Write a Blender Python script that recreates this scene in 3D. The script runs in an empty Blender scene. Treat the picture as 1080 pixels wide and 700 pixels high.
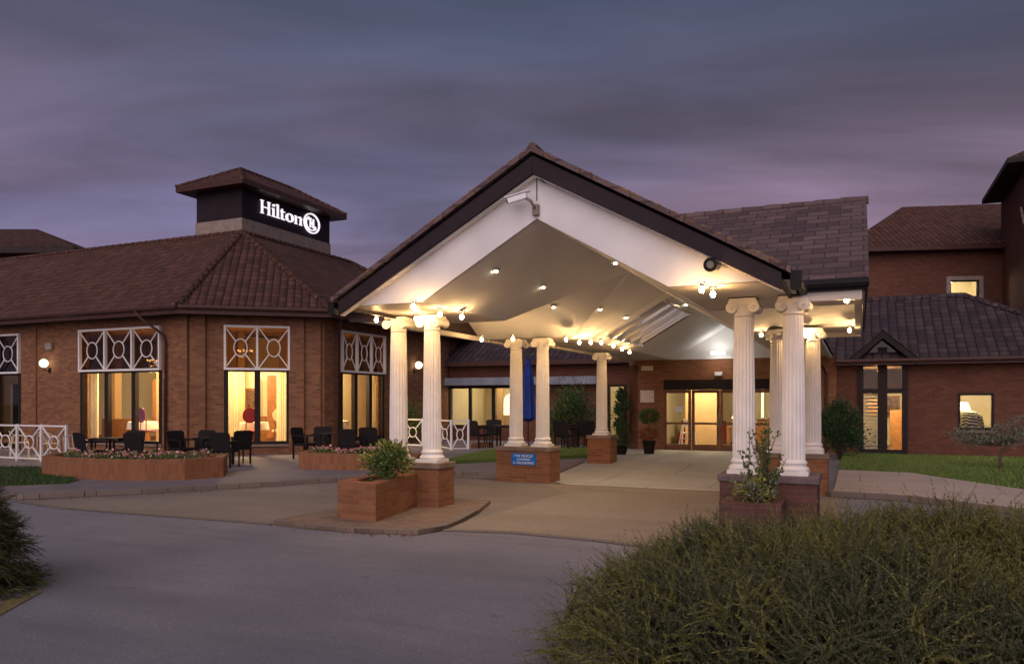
import bpy, bmesh, math, random
import numpy as np
from mathutils import Vector, Matrix, Euler
R = math.radians
rnd = random.Random(7)
nr = np.random.default_rng(7)
sc = bpy.context.scene
C = sc.collection

# ------------------------------------------------------------------ camera
cam_d = bpy.data.cameras.new('camera'); cam = bpy.data.objects.new('camera', cam_d); C.objects.link(cam)
cam.location = (0, 0, 1.734); cam.rotation_euler = (R(90), 0, 0)
cam_d.sensor_width = 36; cam_d.lens = 36 * 818 / 1080
cam_d.shift_x = 0; cam_d.shift_y = (424.7 - 350) / 1080
cam_d.clip_end = 3000
sc.camera = cam

# ------------------------------------------------------------------ world
W = bpy.data.worlds.new('World'); sc.world = W; W.use_nodes = True
nt = W.node_tree; nt.nodes.clear()
def wn(t, **k):
    n = nt.nodes.new(t)
    for a, b in k.items(): setattr(n, a, b)
    return n
sky = wn('ShaderNodeTexSky', sky_type='NISHITA', sun_disc=False)
sky.sun_elevation = R(1.5); sky.sun_rotation = R(200); sky.altitude = 50
tc = wn('ShaderNodeTexCoord')
sep = wn('ShaderNodeSeparateXYZ'); nt.links.new(tc.outputs['Generated'], sep.inputs[0])
ramp = wn('ShaderNodeValToRGB')
cr = ramp.color_ramp
cr.elements[0].position = 0.0; cr.elements[0].color = (.190, .140, .200, 1)
cr.elements[1].position = 1.0; cr.elements[1].color = (.028, .037, .066, 1)
for p, c in [(.10, (.180, .124, .196, 1)), (.22, (.138, .092, .146, 1)), (.33, (.090, .068, .106, 1)), (.46, (.040, .042, .068, 1))]:
    e = cr.elements.new(p); e.color = c
nt.links.new(sep.outputs['Z'], ramp.inputs[0])
# cloud bands: direction projected on a cloud sheet
mx = wn('ShaderNodeMath', operation='ADD'); mx.inputs[1].default_value = .16
nt.links.new(sep.outputs['Z'], mx.inputs[0])
dv = wn('ShaderNodeVectorMath', operation='DIVIDE'); cmb = wn('ShaderNodeCombineXYZ')
for i in range(3): nt.links.new(mx.outputs[0], cmb.inputs[i])
nt.links.new(tc.outputs['Generated'], dv.inputs[0]); nt.links.new(cmb.outputs[0], dv.inputs[1])
mp = wn('ShaderNodeMapping'); mp.inputs['Scale'].default_value = (.55, 1.5, 1); mp.inputs['Rotation'].default_value = (0, 0, R(14))
nt.links.new(dv.outputs[0], mp.inputs[0])
nz = wn('ShaderNodeTexNoise'); nz.inputs['Scale'].default_value = 1.15; nz.inputs['Detail'].default_value = 7; nz.inputs['Roughness'].default_value = .52; nz.inputs['Distortion'].default_value = .5
nt.links.new(mp.outputs[0], nz.inputs[0])
cl = wn('ShaderNodeMapRange'); cl.inputs[1].default_value = .36; cl.inputs[2].default_value = .66; cl.inputs[3].default_value = .62; cl.inputs[4].default_value = 1.36
nt.links.new(nz.outputs['Fac'], cl.inputs[0])
mul = wn('ShaderNodeVectorMath', operation='MULTIPLY'); cc = wn('ShaderNodeCombineXYZ')
for i in range(3): nt.links.new(cl.outputs[0], cc.inputs[i])
nt.links.new(ramp.outputs[0], mul.inputs[0]); nt.links.new(cc.outputs[0], mul.inputs[1])
# bluer clear gaps
nz2 = wn('ShaderNodeTexNoise'); nz2.inputs['Scale'].default_value = .8; nz2.inputs['Detail'].default_value = 3
nt.links.new(mp.outputs[0], nz2.inputs[0])
bl = wn('ShaderNodeMapRange'); bl.inputs[1].default_value = .42; bl.inputs[2].default_value = .68; bl.inputs[3].default_value = 0; bl.inputs[4].default_value = .75
nt.links.new(nz2.outputs['Fac'], bl.inputs[0])
tint = wn('ShaderNodeMix', data_type='RGBA', blend_type='MULTIPLY'); tint.inputs[7].default_value = (.66, .96, 1.18, 1)
nt.links.new(bl.outputs[0], tint.inputs[0]); nt.links.new(mul.outputs[0], tint.inputs[6])
sk = wn('ShaderNodeVectorMath', operation='SCALE'); sk.inputs['Scale'].default_value = .012
nt.links.new(sky.outputs[0], sk.inputs[0])
ad = wn('ShaderNodeVectorMath', operation='ADD'); nt.links.new(tint.outputs[2], ad.inputs[0]); nt.links.new(sk.outputs[0], ad.inputs[1])
bg = wn('ShaderNodeBackground'); bg.inputs['Strength'].default_value = 1.5
nt.links.new(ad.outputs[0], bg.inputs[0])
wo = wn('ShaderNodeOutputWorld'); nt.links.new(bg.outputs[0], wo.inputs[0])

# last glow of the western sky behind the camera: one very soft low sun
sd = bpy.data.lights.new('dusk_glow', 'SUN'); sd.energy = 2.1; sd.angle = R(70); sd.color = (1.0, .83, .85)
so = bpy.data.objects.new('dusk_glow', sd); C.objects.link(so)
so.rotation_euler = (R(57), 0, R(-16))

sc.view_settings.view_transform = 'Standard'; sc.view_settings.look = 'None'
sc.view_settings.exposure = 0.0; sc.view_settings.gamma = 1
sc.cycles.max_bounces = 6; sc.cycles.diffuse_bounces = 3; sc.cycles.glossy_bounces = 3
sc.cycles.transparent_max_bounces = 12; sc.cycles.transmission_bounces = 4
sc.cycles.sample_clamp_indirect = 4; sc.cycles.use_denoising = True
sc.cycles.caustics_reflective = False; sc.cycles.caustics_refractive = False

# ------------------------------------------------------------------ frame of the buildings
TH = .42; c_, s_ = math.cos(TH), math.sin(TH); OX, OY = -1.307, 12.695
def loc(X, Y): dx, dy = X - OX, Y - OY; return dx * c_ - dy * s_, dx * s_ + dy * c_
def wrl(u, v): return OX + u * c_ + v * s_, OY - u * s_ + v * c_
def gz(v):
    t = min(1, max(0, (v - 5) / 7)); return .16 * t * t * (3 - 2 * t)
def gpx(px, py, g=0.0):            # a ground point of the place, in building coordinates
    Z = 818 * (1.734 - g) / (py - 424.7); return loc((px - 540) / 818 * Z, Z)
def pz(px, Z): return loc((px - 540) / 818 * Z, Z)
CU, VC = 2.465, 3.07                # centre of the canopy crossing

# ------------------------------------------------------------------ materials
class MT:
    def __init__(s, name):
        s.m = bpy.data.materials.new(name); s.m.use_nodes = True; s.t = s.m.node_tree; s.t.nodes.clear()
        s.out = s.n('ShaderNodeOutputMaterial'); s.b = s.n('ShaderNodeBsdfPrincipled'); s.l(s.b.outputs[0], s.out.inputs[0])
    def n(s, t, **k):
        n = s.t.nodes.new(t)
        for a, b in k.items(): setattr(n, a, b)
        return n
    def l(s, a, b): s.t.links.new(a, b)
    def co(s, kind='UV', scale=(1, 1, 1)):
        t = s.n('ShaderNodeTexCoord'); m = s.n('ShaderNodeMapping'); m.inputs['Scale'].default_value = scale
        s.l(t.outputs[kind], m.inputs[0]); return m.outputs[0]
    def noise(s, vec, scale, det=4, rough=.55):
        n = s.n('ShaderNodeTexNoise'); n.inputs['Scale'].default_value = scale; n.inputs['Detail'].default_value = det; n.inputs['Roughness'].default_value = rough
        s.l(vec, n.inputs['Vector']); return n.outputs['Fac']
    def rng(s, v, a, b, c, d):
        n = s.n('ShaderNodeMapRange')
        for i, x in enumerate((a, b, c, d)): n.inputs[i + 1].default_value = x
        s.l(v, n.inputs[0]); return n.outputs[0]
    def mix(s, f, a, b, mode='MIX'):
        n = s.n('ShaderNodeMix', data_type='RGBA', blend_type=mode)
        for x, i in ((f, 0), (a, 6), (b, 7)):
            if isinstance(x, (int, float)): n.inputs[i].default_value = x
            elif isinstance(x, tuple): n.inputs[i].default_value = (*x, 1) if len(x) == 3 else x
            else: s.l(x, n.inputs[i])
        return n.outputs[2]
    def math(s, op, a, b=None, c=None):
        n = s.n('ShaderNodeMath', operation=op)
        for i, x in enumerate((a, b, c)):
            if x is None: continue
            if isinstance(x, (int, float)): n.inputs[i].default_value = x
            else: s.l(x, n.inputs[i])
        return n.outputs[0]
    def bump(s, h, strength=.5, dist=.02):
        n = s.n('ShaderNodeBump'); n.inputs['Strength'].default_value = strength; n.inputs['Distance'].default_value = dist
        s.l(h, n.inputs['Height']); s.l(n.outputs[0], s.b.inputs['Normal'])
    def col(s, c): s.l(c, s.b.inputs['Base Color']) if not isinstance(c, tuple) else setattr(s.b.inputs['Base Color'], 'default_value', (*c, 1))
    def rough(s, r): s.b.inputs['Roughness'].default_value = r
    def spec(s, r): s.b.inputs['Specular IOR Level'].default_value = r

def m_paint(name, col, rough=.55, var=.12, scale=3, dirt=.0, metal=0):
    m = MT(name); v = m.co('Object'); n = m.noise(v, scale, 6)
    k = m.rng(n, .3, .7, 1 - var, 1 + var * .4)
    cc = m.n('ShaderNodeCombineColor')
    for i in range(3): m.l(k, cc.inputs[i])
    cl = m.mix(1.0, col, cc.outputs[0], 'MULTIPLY')
    if dirt:
        n2 = m.noise(v, 1.1, 8, .65); cl = m.mix(m.rng(n2, .5, .75, 0, dirt), cl, tuple(x * .45 for x in col))
    m.col(cl); m.rough(rough); m.spec(.5 if metal else .18); m.b.inputs['Metallic'].default_value = metal
    m.bump(m.noise(v, 60, 3), .12, .004)
    return m.m
def m_brick(name, a, b, mortar, bw=.225, bh=.075, dirt=.35):
    m = MT(name); v = m.co('UV')
    t = m.n('ShaderNodeTexBrick'); m.l(v, t.inputs['Vector'])
    t.inputs['Scale'].default_value = 1; t.inputs['Brick Width'].default_value = bw; t.inputs['Row Height'].default_value = bh
    t.inputs['Mortar Size'].default_value = .006; t.inputs['Mortar Smooth'].default_value = .3; t.inputs['Bias'].default_value = 0
    t.inputs['Color1'].default_value = (*a, 1); t.inputs['Color2'].default_value = (*b, 1); t.inputs['Mortar'].default_value = (*mortar, 1)
    n = m.noise(m.co('Object'), .9, 7, .62)
    c = m.mix(m.rng(n, .35, .7, 0, dirt), t.outputs['Color'], tuple(x * .5 for x in a))
    n3 = m.noise(v, 9, 3); c = m.mix(m.rng(n3, .55, .75, 0, .35), c, tuple(min(1, x * 1.5) for x in b))
    m.col(c); m.rough(.85); m.spec(.2)
    h = m.math('ADD', m.math('MULTIPLY', t.outputs['Fac'], -1), m.math('MULTIPLY', m.noise(v, 80, 3), .35)); m.bump(h, .6, .008)
    return m.m
def cellrand(m, v, pu, pv, stag=0.0):
    sp = m.n('ShaderNodeSeparateXYZ'); m.l(v, sp.inputs[0])
    rv = m.math('DIVIDE', sp.outputs[1], pv); fv = m.math('FLOOR', rv)
    ru = m.math('DIVIDE', sp.outputs[0], pu)
    if stag: ru = m.math('ADD', ru, m.math('MULTIPLY', m.math('MODULO', fv, 2), stag))
    fu = m.math('FLOOR', ru)
    cb = m.n('ShaderNodeCombineXYZ'); m.l(fu, cb.inputs[0]); m.l(fv, cb.inputs[1])
    w = m.n('ShaderNodeTexWhiteNoise', noise_dimensions='2D'); m.l(cb.outputs[0], w.inputs['Vector'])
    return w.outputs['Value'], m.math('FRACT', ru), m.math('FRACT', rv)
def m_tiles(name, a, b, pu, pv, pan=True, lichen=(.3, .26, .2), la=.25):
    m = MT(name); v = m.co('UV')
    r, fu, fv = cellrand(m, v, pu, pv, 0 if pan else .5)
    c = m.mix(r, a, b)
    joint = m.math('LESS_THAN', fv, .16)
    if not pan: joint = m.math('MAXIMUM', joint, m.math('GREATER_THAN', m.math('ABSOLUTE', m.math('SUBTRACT', fu, .5)), .47))
    else: joint = m.math('MAXIMUM', joint, m.math('GREATER_THAN', m.math('ABSOLUTE', m.math('SUBTRACT', fu, .5)), .42))
    c = m.mix(m.math('MULTIPLY', joint, .82), c, tuple(x * .25 for x in a))
    n = m.noise(v, 2.2, 8, .7); c = m.mix(m.rng(n, .56, .74, 0, la), c, lichen)
    fl = m.noise(v, 14, 2, .8); c = m.mix(m.rng(fl, .66, .72, 0, .55), c, lichen)
    n2 = m.noise(v, .5, 4); c = m.mix(m.rng(n2, .35, .7, 0, .45), c, tuple(x * .55 for x in a))
    m.col(c); m.rough(.8); m.spec(.25)
    if pan:
        arch = m.math('ABSOLUTE', m.math('SINE', m.math('MULTIPLY', fu, math.pi)))
        arch = m.math('POWER', arch, .7)
        h = m.math('ADD', arch, m.math('MULTIPLY', fv, -.9)); m.bump(h, 1.0, .05)
    else:
        ju = m.math('GREATER_THAN', m.math('ABSOLUTE', m.math('SUBTRACT', fu, .5)), .475)
        h = m.math('SUBTRACT', m.math('MULTIPLY', fv, -1), m.math('MULTIPLY', ju, .9))
        h = m.math('ADD', h, m.math('MULTIPLY', r, .3)); m.bump(h, .9, .022)
    return m.m
def m_leaf(name, a, b, rough=.6, trans=0.0):
    m = MT(name)
    g = m.n('ShaderNodeNewGeometry'); c = m.mix(g.outputs['Random Per Island'], a, b)
    m.col(c); m.rough(rough); m.spec(.25)
    return m.m
def m_emit(name, col, st):
    m = MT(name); m.b.inputs['Base Color'].default_value = (.8, .8, .8, 1)
    m.b.inputs['Emission Color'].default_value = (*col, 1); m.b.inputs['Emission Strength'].default_value = st
    return m.m
def m_glass(name, tint, clear=.9):
    m = MT(name); m.t.nodes.remove(m.b)
    tr = m.n('ShaderNodeBsdfTransparent'); tr.inputs[0].default_value = (*[x * clear for x in tint], 1)
    gl = m.n('ShaderNodeBsdfGlossy'); gl.inputs['Roughness'].default_value = .03; gl.inputs[0].default_value = (.9, .9, .9, 1)
    fr = m.n('ShaderNodeLayerWeight'); fr.inputs[0].default_value = .5
    fz = m.math('MULTIPLY_ADD', m.math('POWER', fr.outputs['Facing'], 4.0), .9, .022)
    mx = m.n('ShaderNodeMixShader'); m.l(fz, mx.inputs[0]); m.l(tr.outputs[0], mx.inputs[1]); m.l(gl.outputs[0], mx.inputs[2]); m.l(mx.outputs[0], m.out.inputs[0])
    return m.m
def m_ground(name, a, b, sc1=.7, fine=140, rough=.9, bump=.35, patches=None, cracks=0):
    m = MT(name); v = m.co('Object')
    n = m.noise(v, sc1, 8, .6); c = m.mix(m.rng(n, .3, .7, 0, 1), a, b)
    n2 = m.noise(v, fine, 3, .7); c = m.mix(m.rng(n2, .35, .65, 0, .45), c, tuple(x * .45 for x in a))
    n3 = m.noise(v, fine * .55, 2, .7); c = m.mix(m.rng(n3, .6, .72, 0, .5), c, tuple(min(1, x * 2) for x in b))
    n4 = m.noise(m.co('Object', (.25, 1.6, 1)), 1.2, 6, .6); c = m.mix(m.rng(n4, .52, .72, 0, .4), c, tuple(x * .6 for x in a))
    # tyre-darkened lanes, old repairs and oil drips
    n5 = m.noise(m.co('Object', (.10, .55, 1)), 1.0, 4, .5); c = m.mix(m.rng(n5, .50, .62, 0, .38), c, tuple(x * .62 for x in a))
    n6 = m.noise(v, 2.3, 2, .5); c = m.mix(m.rng(n6, .70, .74, 0, .5), c, tuple(x * .5 for x in a))
    if cracks:
        vo = m.n('ShaderNodeTexVoronoi', feature='DISTANCE_TO_EDGE'); vo.inputs['Scale'].default_value = cracks
        wv = m.n('ShaderNodeVectorMath', operation='ADD'); sc_ = m.n('ShaderNodeVectorMath', operation='SCALE'); sc_.inputs['Scale'].default_value = .5
        nn = m.n('ShaderNodeTexNoise'); nn.inputs['Scale'].default_value = 2.5; m.l(v, nn.inputs['Vector']); m.l(nn.outputs['Color'], sc_.inputs[0]); m.l(v, wv.inputs[0]); m.l(sc_.outputs[0], wv.inputs[1])
        m.l(wv.outputs[0], vo.inputs['Vector']); c = m.mix(m.math('LESS_THAN', vo.outputs['Distance'], .004), c, tuple(x * .35 for x in a))
    m.col(c); m.rough(rough); m.spec(.25)
    m.bump(m.math('ADD', n2, m.math('MULTIPLY', n, .6)), bump, .012)
    return m.m
def m_paver(name, a, b, joint, w, h, ms=.006, kind='UV'):
    m = MT(name); v = m.co(kind)
    t = m.n('ShaderNodeTexBrick'); m.l(v, t.inputs['Vector']); t.inputs['Scale'].default_value = 1
    t.inputs['Brick Width'].default_value = w; t.inputs['Row Height'].default_value = h; t.inputs['Mortar Size'].default_value = ms
    t.inputs['Color1'].default_value = (*a, 1); t.inputs['Color2'].default_value = (*b, 1); t.inputs['Mortar'].default_value = (*joint, 1)
    n = m.noise(v, .9, 8, .65); c = m.mix(m.rng(n, .35, .7, 0, .45), t.outputs['Color'], tuple(x * .55 for x in a))
    n2 = m.noise(v, 30, 4); c = m.mix(m.rng(n2, .5, .7, 0, .35), c, tuple(x * 1.4 for x in b))
    m.col(c); m.rough(.85); m.spec(.25)
    m.bump(m.math('ADD', m.math('MULTIPLY', t.outputs['Fac'], -1), m.math('MULTIPLY', n2, .4)), .5, .006)
    return m.m

WHITE = m_paint('white_paint', (.74, .72, .70), .5, .10, 2, .10)
WHITE2 = m_paint('column_white', (.80, .77, .73), .45, .10, 4, .12)
CREAM = m_paint('cream_soffit', (.60, .56, .50), .6, .10, 1.2, .10)
CEIL = m_paint('ceiling_board', (.66, .67, .69), .65, .10, .8)
CEILW = m_paint('ceiling_white', (.80, .81, .83), .6, .08, .8)
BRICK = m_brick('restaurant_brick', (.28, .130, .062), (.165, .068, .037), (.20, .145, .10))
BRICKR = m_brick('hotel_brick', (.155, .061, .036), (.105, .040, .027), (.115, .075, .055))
BRICKP = m_brick('plinth_brick', (.31, .135, .060), (.21, .082, .040), (.25, .17, .115), .225, .072, .4)
BRICKV = m_brick('upright_brick', (.30, .125, .055), (.22, .085, .04), (.22, .15, .10), bw=.075, bh=.225)
BRICKC = m_brick('purple_brick', (.15, .068, .052), (.10, .046, .040), (.14, .10, .08))
CAP = m_paint('plinth_cap', (.24, .175, .13), .8, .3, 5, .5)
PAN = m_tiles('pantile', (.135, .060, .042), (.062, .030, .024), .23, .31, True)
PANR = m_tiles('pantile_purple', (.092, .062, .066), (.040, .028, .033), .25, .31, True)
SLATE = m_tiles('canopy_tile', (.175, .115, .11), (.085, .056, .058), .33, .22, False, (.30, .2, .12), .3)
DARKT = m_paint('dark_timber', (.028, .018, .018), .5, .3, 4)
PLUM = m_paint('plum_fascia', (.028, .018, .022), .6, .25, 3)
BROWN = m_paint('brown_frame', (.20, .09, .045), .45, .3, 6)
FRAMED = m_paint('dark_frame', (.022, .014, .012), .6, .3, 6)
TOWERP = m_paint('tower_cladding', (.022, .014, .018), .6, .2, 2)
FLASH = m_paint('lead_flashing', (.30, .24, .20), .7, .3, 4, .4)
GUTTER = m_paint('gutter_brown', (.075, .035, .028), .4, .25, 5)
BLACK = m_paint('black_plastic', (.014, .012, .012), .6, .2, 8)
RATTAN = m_paint('rattan', (.018, .014, .014), .8, .5, 30)
STEEL = m_paint('steel', (.5, .5, .5), .3, .1, 4, 0, .9)
LIGHTM = m_paint('light_metal', (.55, .50, .42), .35, .1, 4)
LEADB = m_paint('lead_band', (.22, .24, .29), .5, .3, 2, .3)
CREAMW = m_paint('interior_cream', (.74, .66, .46), .7, .08, 1)
TANW = m_paint('interior_tan', (.50, .34, .18), .7, .15, 1)
CURT = m_paint('curtain_cloth', (.80, .74, .58), .8, .15, 3)
_t = CURT.node_tree; _tl = _t.nodes.new('ShaderNodeBsdfTranslucent'); _tl.inputs[0].default_value = (.85, .76, .55, 1); _mx = _t.nodes.new('ShaderNodeMixShader'); _mx.inputs[0].default_value = .55
_o = [n for n in _t.nodes if n.type == 'OUTPUT_MATERIAL'][0]; _b = [n for n in _t.nodes if n.type == 'BSDF_PRINCIPLED'][0]
_t.links.new(_b.outputs[0], _mx.inputs[1]); _t.links.new(_tl.outputs[0], _mx.inputs[2]); _t.links.new(_mx.outputs[0], _o.inputs[0])
CARPET = m_paint('carpet', (.22, .10, .06), .9, .3, 5)
CLOTH = m_paint('white_cloth', (.85, .80, .70), .8, .05, 3)
REDF = m_paint('red_fabric', (.30, .03, .03), .7, .2, 6)
PURF = m_paint('mauve_fabric', (.28, .10, .16), .7, .2, 6)
WOOD = m_paint('varnished_wood', (.32, .15, .06), .35, .3, 8)
BLUEF = m_paint('blue_canvas', (.02, .045, .22), .8, .35, 5)
BLUES = m_paint('blue_sign', (.015, .16, .52), .3, .05, 3)
SIGNW = m_paint('sign_white', (.85, .85, .85), .4, .02, 3)
STONE = m_paint('pale_stone', (.30, .25, .21), .85, .3, 6, .4)
BARK = m_paint('bark', (.10, .07, .05), .9, .4, 12, .3)
SOIL = m_ground('soil', (.05, .033, .022), (.08, .055, .035), 3, 40)
ASPH = m_ground('asphalt_road', (.17, .172, .215), (.27, .262, .285), .35, 90, .85, .45)
LAYB = m_ground('layby_asphalt', (.22, .185, .165), (.28, .24, .21), .5, 90, .85, .4)
FORE = m_ground('forecourt_concrete', (.25, .205, .165), (.32, .265, .215), .5, 60, .8, .3)  # concrete colour raised to carry the brightness of the canopy lamps
SLAB = m_paver('pale_slab', (.42, .41, .40), (.38, .37, .36), (.15, .14, .13), 2.4, 2.4, .012)
PATH = m_paver('path_slab', (.50, .41, .35), (.44, .36, .31), (.22, .175, .145), 1.6, 1.3, .012)
PAVE = m_paver('terrace_paving', (.22, .19, .20), (.19, .16, .17), (.10, .085, .085), .6, .6, .01)
BPAV = m_paver('brick_paving', (.26, .185, .14), (.19, .13, .10), (.12, .09, .07), .2, .1, .007)
KERB = m_paver('kerb_stone', (.20, .165, .14), (.16, .13, .115), (.07, .055, .05), .9, 3, .01)
TURF = m_ground('turf_soil', (.07, .11, .03), (.10, .15, .04), .8, 60, .95, .6)
GLASS = m_glass('window_glass', (1, 1, 1), .93)
GLASSD = m_glass('dark_glass', (.20, .12, .07), .22)
BULB = m_emit('lamp_bulb', (1, .58, .23), 400)
GLOBE = m_emit('globe_lamp', (1, .86, .62), 4.5)
DOWNL = m_emit('downlight_lens', (1, .78, .48), 45)
LEDW = m_emit('led_panel', (1, .92, .82), 16)
SIGNE = m_emit('sign_glow', (1, .93, 1), .95)
INTB = m_emit('indoor_bulb', (1, .70, .35), 18)
SPOTW = m_emit('indoor_glow', (1, .88, .6), 1.1)  # self-lit colour for indoor panels, light strips and the niche
CANDLE = m_emit('shade_glow', (1, .6, .25), 5)
GRASSB = m_leaf('grass_blade', (.11, .17, .035), (.17, .23, .055))
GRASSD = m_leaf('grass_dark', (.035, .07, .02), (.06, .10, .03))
JUN_A = m_leaf('juniper_needles', (.11, .115, .03), (.24, .215, .065))
JUN_C = m_leaf('juniper_dark_needles', (.05, .065, .032), (.14, .135, .065))
JUN_B = m_leaf('grass_tuft', (.05, .06, .025), (.11, .11, .045))
LEAFD = m_leaf('dark_leaf', (.022, .046, .020), (.05, .095, .034))
LEAFM = m_leaf('mid_leaf', (.06, .11, .03), (.13, .18, .05))
LEAFY = m_leaf('yellow_leaf', (.14, .16, .03), (.26, .24, .06))
LEAFS = m_leaf('silver_leaf', (.10, .13, .10), (.22, .25, .18))
PETAL = m_leaf('pink_petal', (.55, .12, .18), (.75, .45, .45))
PETALR = m_leaf('red_petal', (.45, .06, .03), (.35, .12, .05))

# ------------------------------------------------------------------ mesh helpers
class MB:
    def __init__(s): s.v = []; s.f = []
    def poly(s, pts):
        i = len(s.v); s.v += [tuple(p) for p in pts]; s.f.append(tuple(range(i, i + len(pts)))); return s
    def prism(s, pts, z0, z1):      # pts 2d, z0/z1 numbers
        i = len(s.v); n = len(pts)
        s.v += [(p[0], p[1], z0) for p in pts] + [(p[0], p[1], z1) for p in pts]
        s.f.append(tuple(range(i + n - 1, i - 1, -1))); s.f.append(tuple(range(i + n, i + 2 * n)))
        for k in range(n): s.f.append((i + k, i + (k + 1) % n, i + n + (k + 1) % n, i + n + k))
        return s
    def solid(s, top, off):         # polygon in 3d extruded by vector
        i = len(s.v); n = len(top); off = Vector(off)
        s.v += [tuple(p) for p in top] + [tuple(Vector(p) + off) for p in top]
        s.f.append(tuple(range(i, i + n))); s.f.append(tuple(range(i + 2 * n - 1, i + n - 1, -1)))
        for k in range(n): s.f.append((i + (k + 1) % n, i + k, i + n + k, i + n + (k + 1) % n))
        return s
    def box(s, a, b, c, d, e, f): return s.prism([(a, c), (b, c), (b, d), (a, d)], e, f)
    def bar(s, p, q, w, h, up=(0, 0, 1)):   # rectangular bar from p to q
        p, q = Vector(p), Vector(q); d = (q - p).normalized(); up = Vector(up)
        if abs(d.dot(up)) > .99: up = Vector((0, 1, 0))
        sx = d.cross(up).normalized() * w / 2; sy = sx.cross(d).normalized() * h / 2
        return s.solid([p - sx - sy, p + sx - sy, p + sx + sy, p - sx + sy], q - p)
    def tube(s, path, r, n=8, caps=True):
        path = [Vector(p) for p in path]; rs = r if isinstance(r, (list, tuple)) else [r] * len(path)
        i = len(s.v); m = len(path); prev = None
        for k, p in enumerate(path):
            d = (path[min(k + 1, m - 1)] - path[max(k - 1, 0)]).normalized()
            ref = Vector((0, 0, 1)) if abs(d.z) < .9 else Vector((1, 0, 0))
            if prev is not None: a = (prev - d * prev.dot(d)).normalized()
            else: a = d.cross(ref).normalized()
            prev = a; b = d.cross(a)
            for j in range(n):
                t = 2 * math.pi * j / n; s.v.append(tuple(p + (a * math.cos(t) + b * math.sin(t)) * rs[k]))
        for k in range(m - 1):
            for j in range(n):
                s.f.append((i + k * n + j, i + k * n + (j + 1) % n, i + (k + 1) * n + (j + 1) % n, i + (k + 1) * n + j))
        if caps: s.f.append(tuple(range(i + n - 1, i - 1, -1))); s.f.append(tuple(range(i + (m - 1) * n, i + m * n)))
        return s
    def lathe(s, prof, c=(0, 0, 0), n=24, mod=None):
        i = len(s.v); m = len(prof)
        for r, z in prof:
            for j in range(n):
                t = 2 * math.pi * j / n; q = r * (mod(j, z) if mod else 1)
                s.v.append((c[0] + q * math.cos(t), c[1] + q * math.sin(t), c[2] + z))
        for k in range(m - 1):
            for j in range(n): s.f.append((i + k * n + j, i + k * n + (j + 1) % n, i + (k + 1) * n + (j + 1) % n, i + (k + 1) * n + j))
        s.f.append(tuple(range(i + n - 1, i - 1, -1))); s.f.append(tuple(range(i + (m - 1) * n, i + m * n)))
        return s
    def ball(s, c, r, n=12, m=7, sq=1.0):
        prof = [(max(.001, r * math.sin(math.pi * k / m)), -r * sq * math.cos(math.pi * k / m)) for k in range(m + 1)]
        return s.lathe(prof, c, n)
    def add(s, o, M):
        i = len(s.v); s.v += [tuple(M @ Vector(p)) for p in o.v]; s.f += [tuple(x + i for x in f) for f in o.f]; return s
    def build(s, name, m, parent=None, org=None, smooth=False, bevel=0, uv=True, solidify=0):
        me = bpy.data.meshes.new(name); o3 = Vector(org) if org is not None else (Vector(parent['_o']) if parent is not None and '_o' in parent else Vector((0, 0, 0)))
        vv = np.array(s.v, dtype=float)
        me.from_pydata([tuple(p) for p in (vv - np.array(o3))], [], s.f)
        bm = bmesh.new(); bm.from_mesh(me)
        bmesh.ops.recalc_face_normals(bm, faces=bm.faces)
        if uv:
            ul = bm.loops.layers.uv.new('UVMap')
            for f in bm.faces:
                n = f.normal; h = Vector((-n.y, n.x, 0))
                t = h.normalized() if h.length > .05 else Vector((1, 0, 0))
                b = n.cross(t)
                if b.z < -.001: b = -b
                for lp in f.loops:
                    p = lp.vert.co + o3; lp[ul].uv = (p.dot(t), p.dot(b))
        if smooth:
            for f in bm.faces: f.smooth = True
        bm.to_mesh(me); bm.free(); me.materials.append(m)
        o = bpy.data.objects.new(name, me); C.objects.link(o)
        if parent is not None: o.parent = parent
        if bevel:
            b = o.modifiers.new('bevel', 'BEVEL'); b.width = bevel; b.segments = 2; b.limit_method = 'ANGLE'
        if smooth:
            try: me.set_sharp_from_angle(angle=R(38))
            except Exception: pass
        return o

def tag(o, label=None, cat=None, group=None, kind=None):
    if label: o['label'] = label
    if cat: o['category'] = cat
    if group: o['group'] = group
    if kind: o['kind'] = kind
    return o
def thing(name, label, cat, org=(0, 0, 0), group=None, rot=0):   # org in building coordinates
    e = bpy.data.objects.new(name, None); C.objects.link(e); e.empty_display_size = .2
    x, y = wrl(org[0], org[1]); e.location = (x, y, org[2]); e.rotation_euler = (0, 0, -TH + rot)
    e['_o'] = (0., 0., 0.) if rot else tuple(float(t) for t in org)
    return tag(e, label, cat, group)
def proto(name):
    e = bpy.data.objects.new(name, None); C.objects.link(e); e['_o'] = (0., 0., 0.); return e
def copy_tree(o, parent=None):
    c = o.copy(); C.objects.link(c)
    if parent is not None: c.parent = parent
    for ch in list(o.children): copy_tree(ch, c)
    return c
def place(e, u, v, z, rz, label, cat, group=None):
    x, y = wrl(u, v); e.location = (x, y, z); e.rotation_euler = (0, 0, rz - TH); return tag(e, label, cat, group)
def top(mb, name, m, org, label=None, cat=None, group=None, kind=None, **k):   # one-mesh top level thing
    o = mb.build(name, m, org=org, **k); x, y = wrl(org[0], org[1]); o.location = (x, y, org[2]); o.rotation_euler = (0, 0, -TH)
    return tag(o, label, cat, group, kind)

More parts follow.
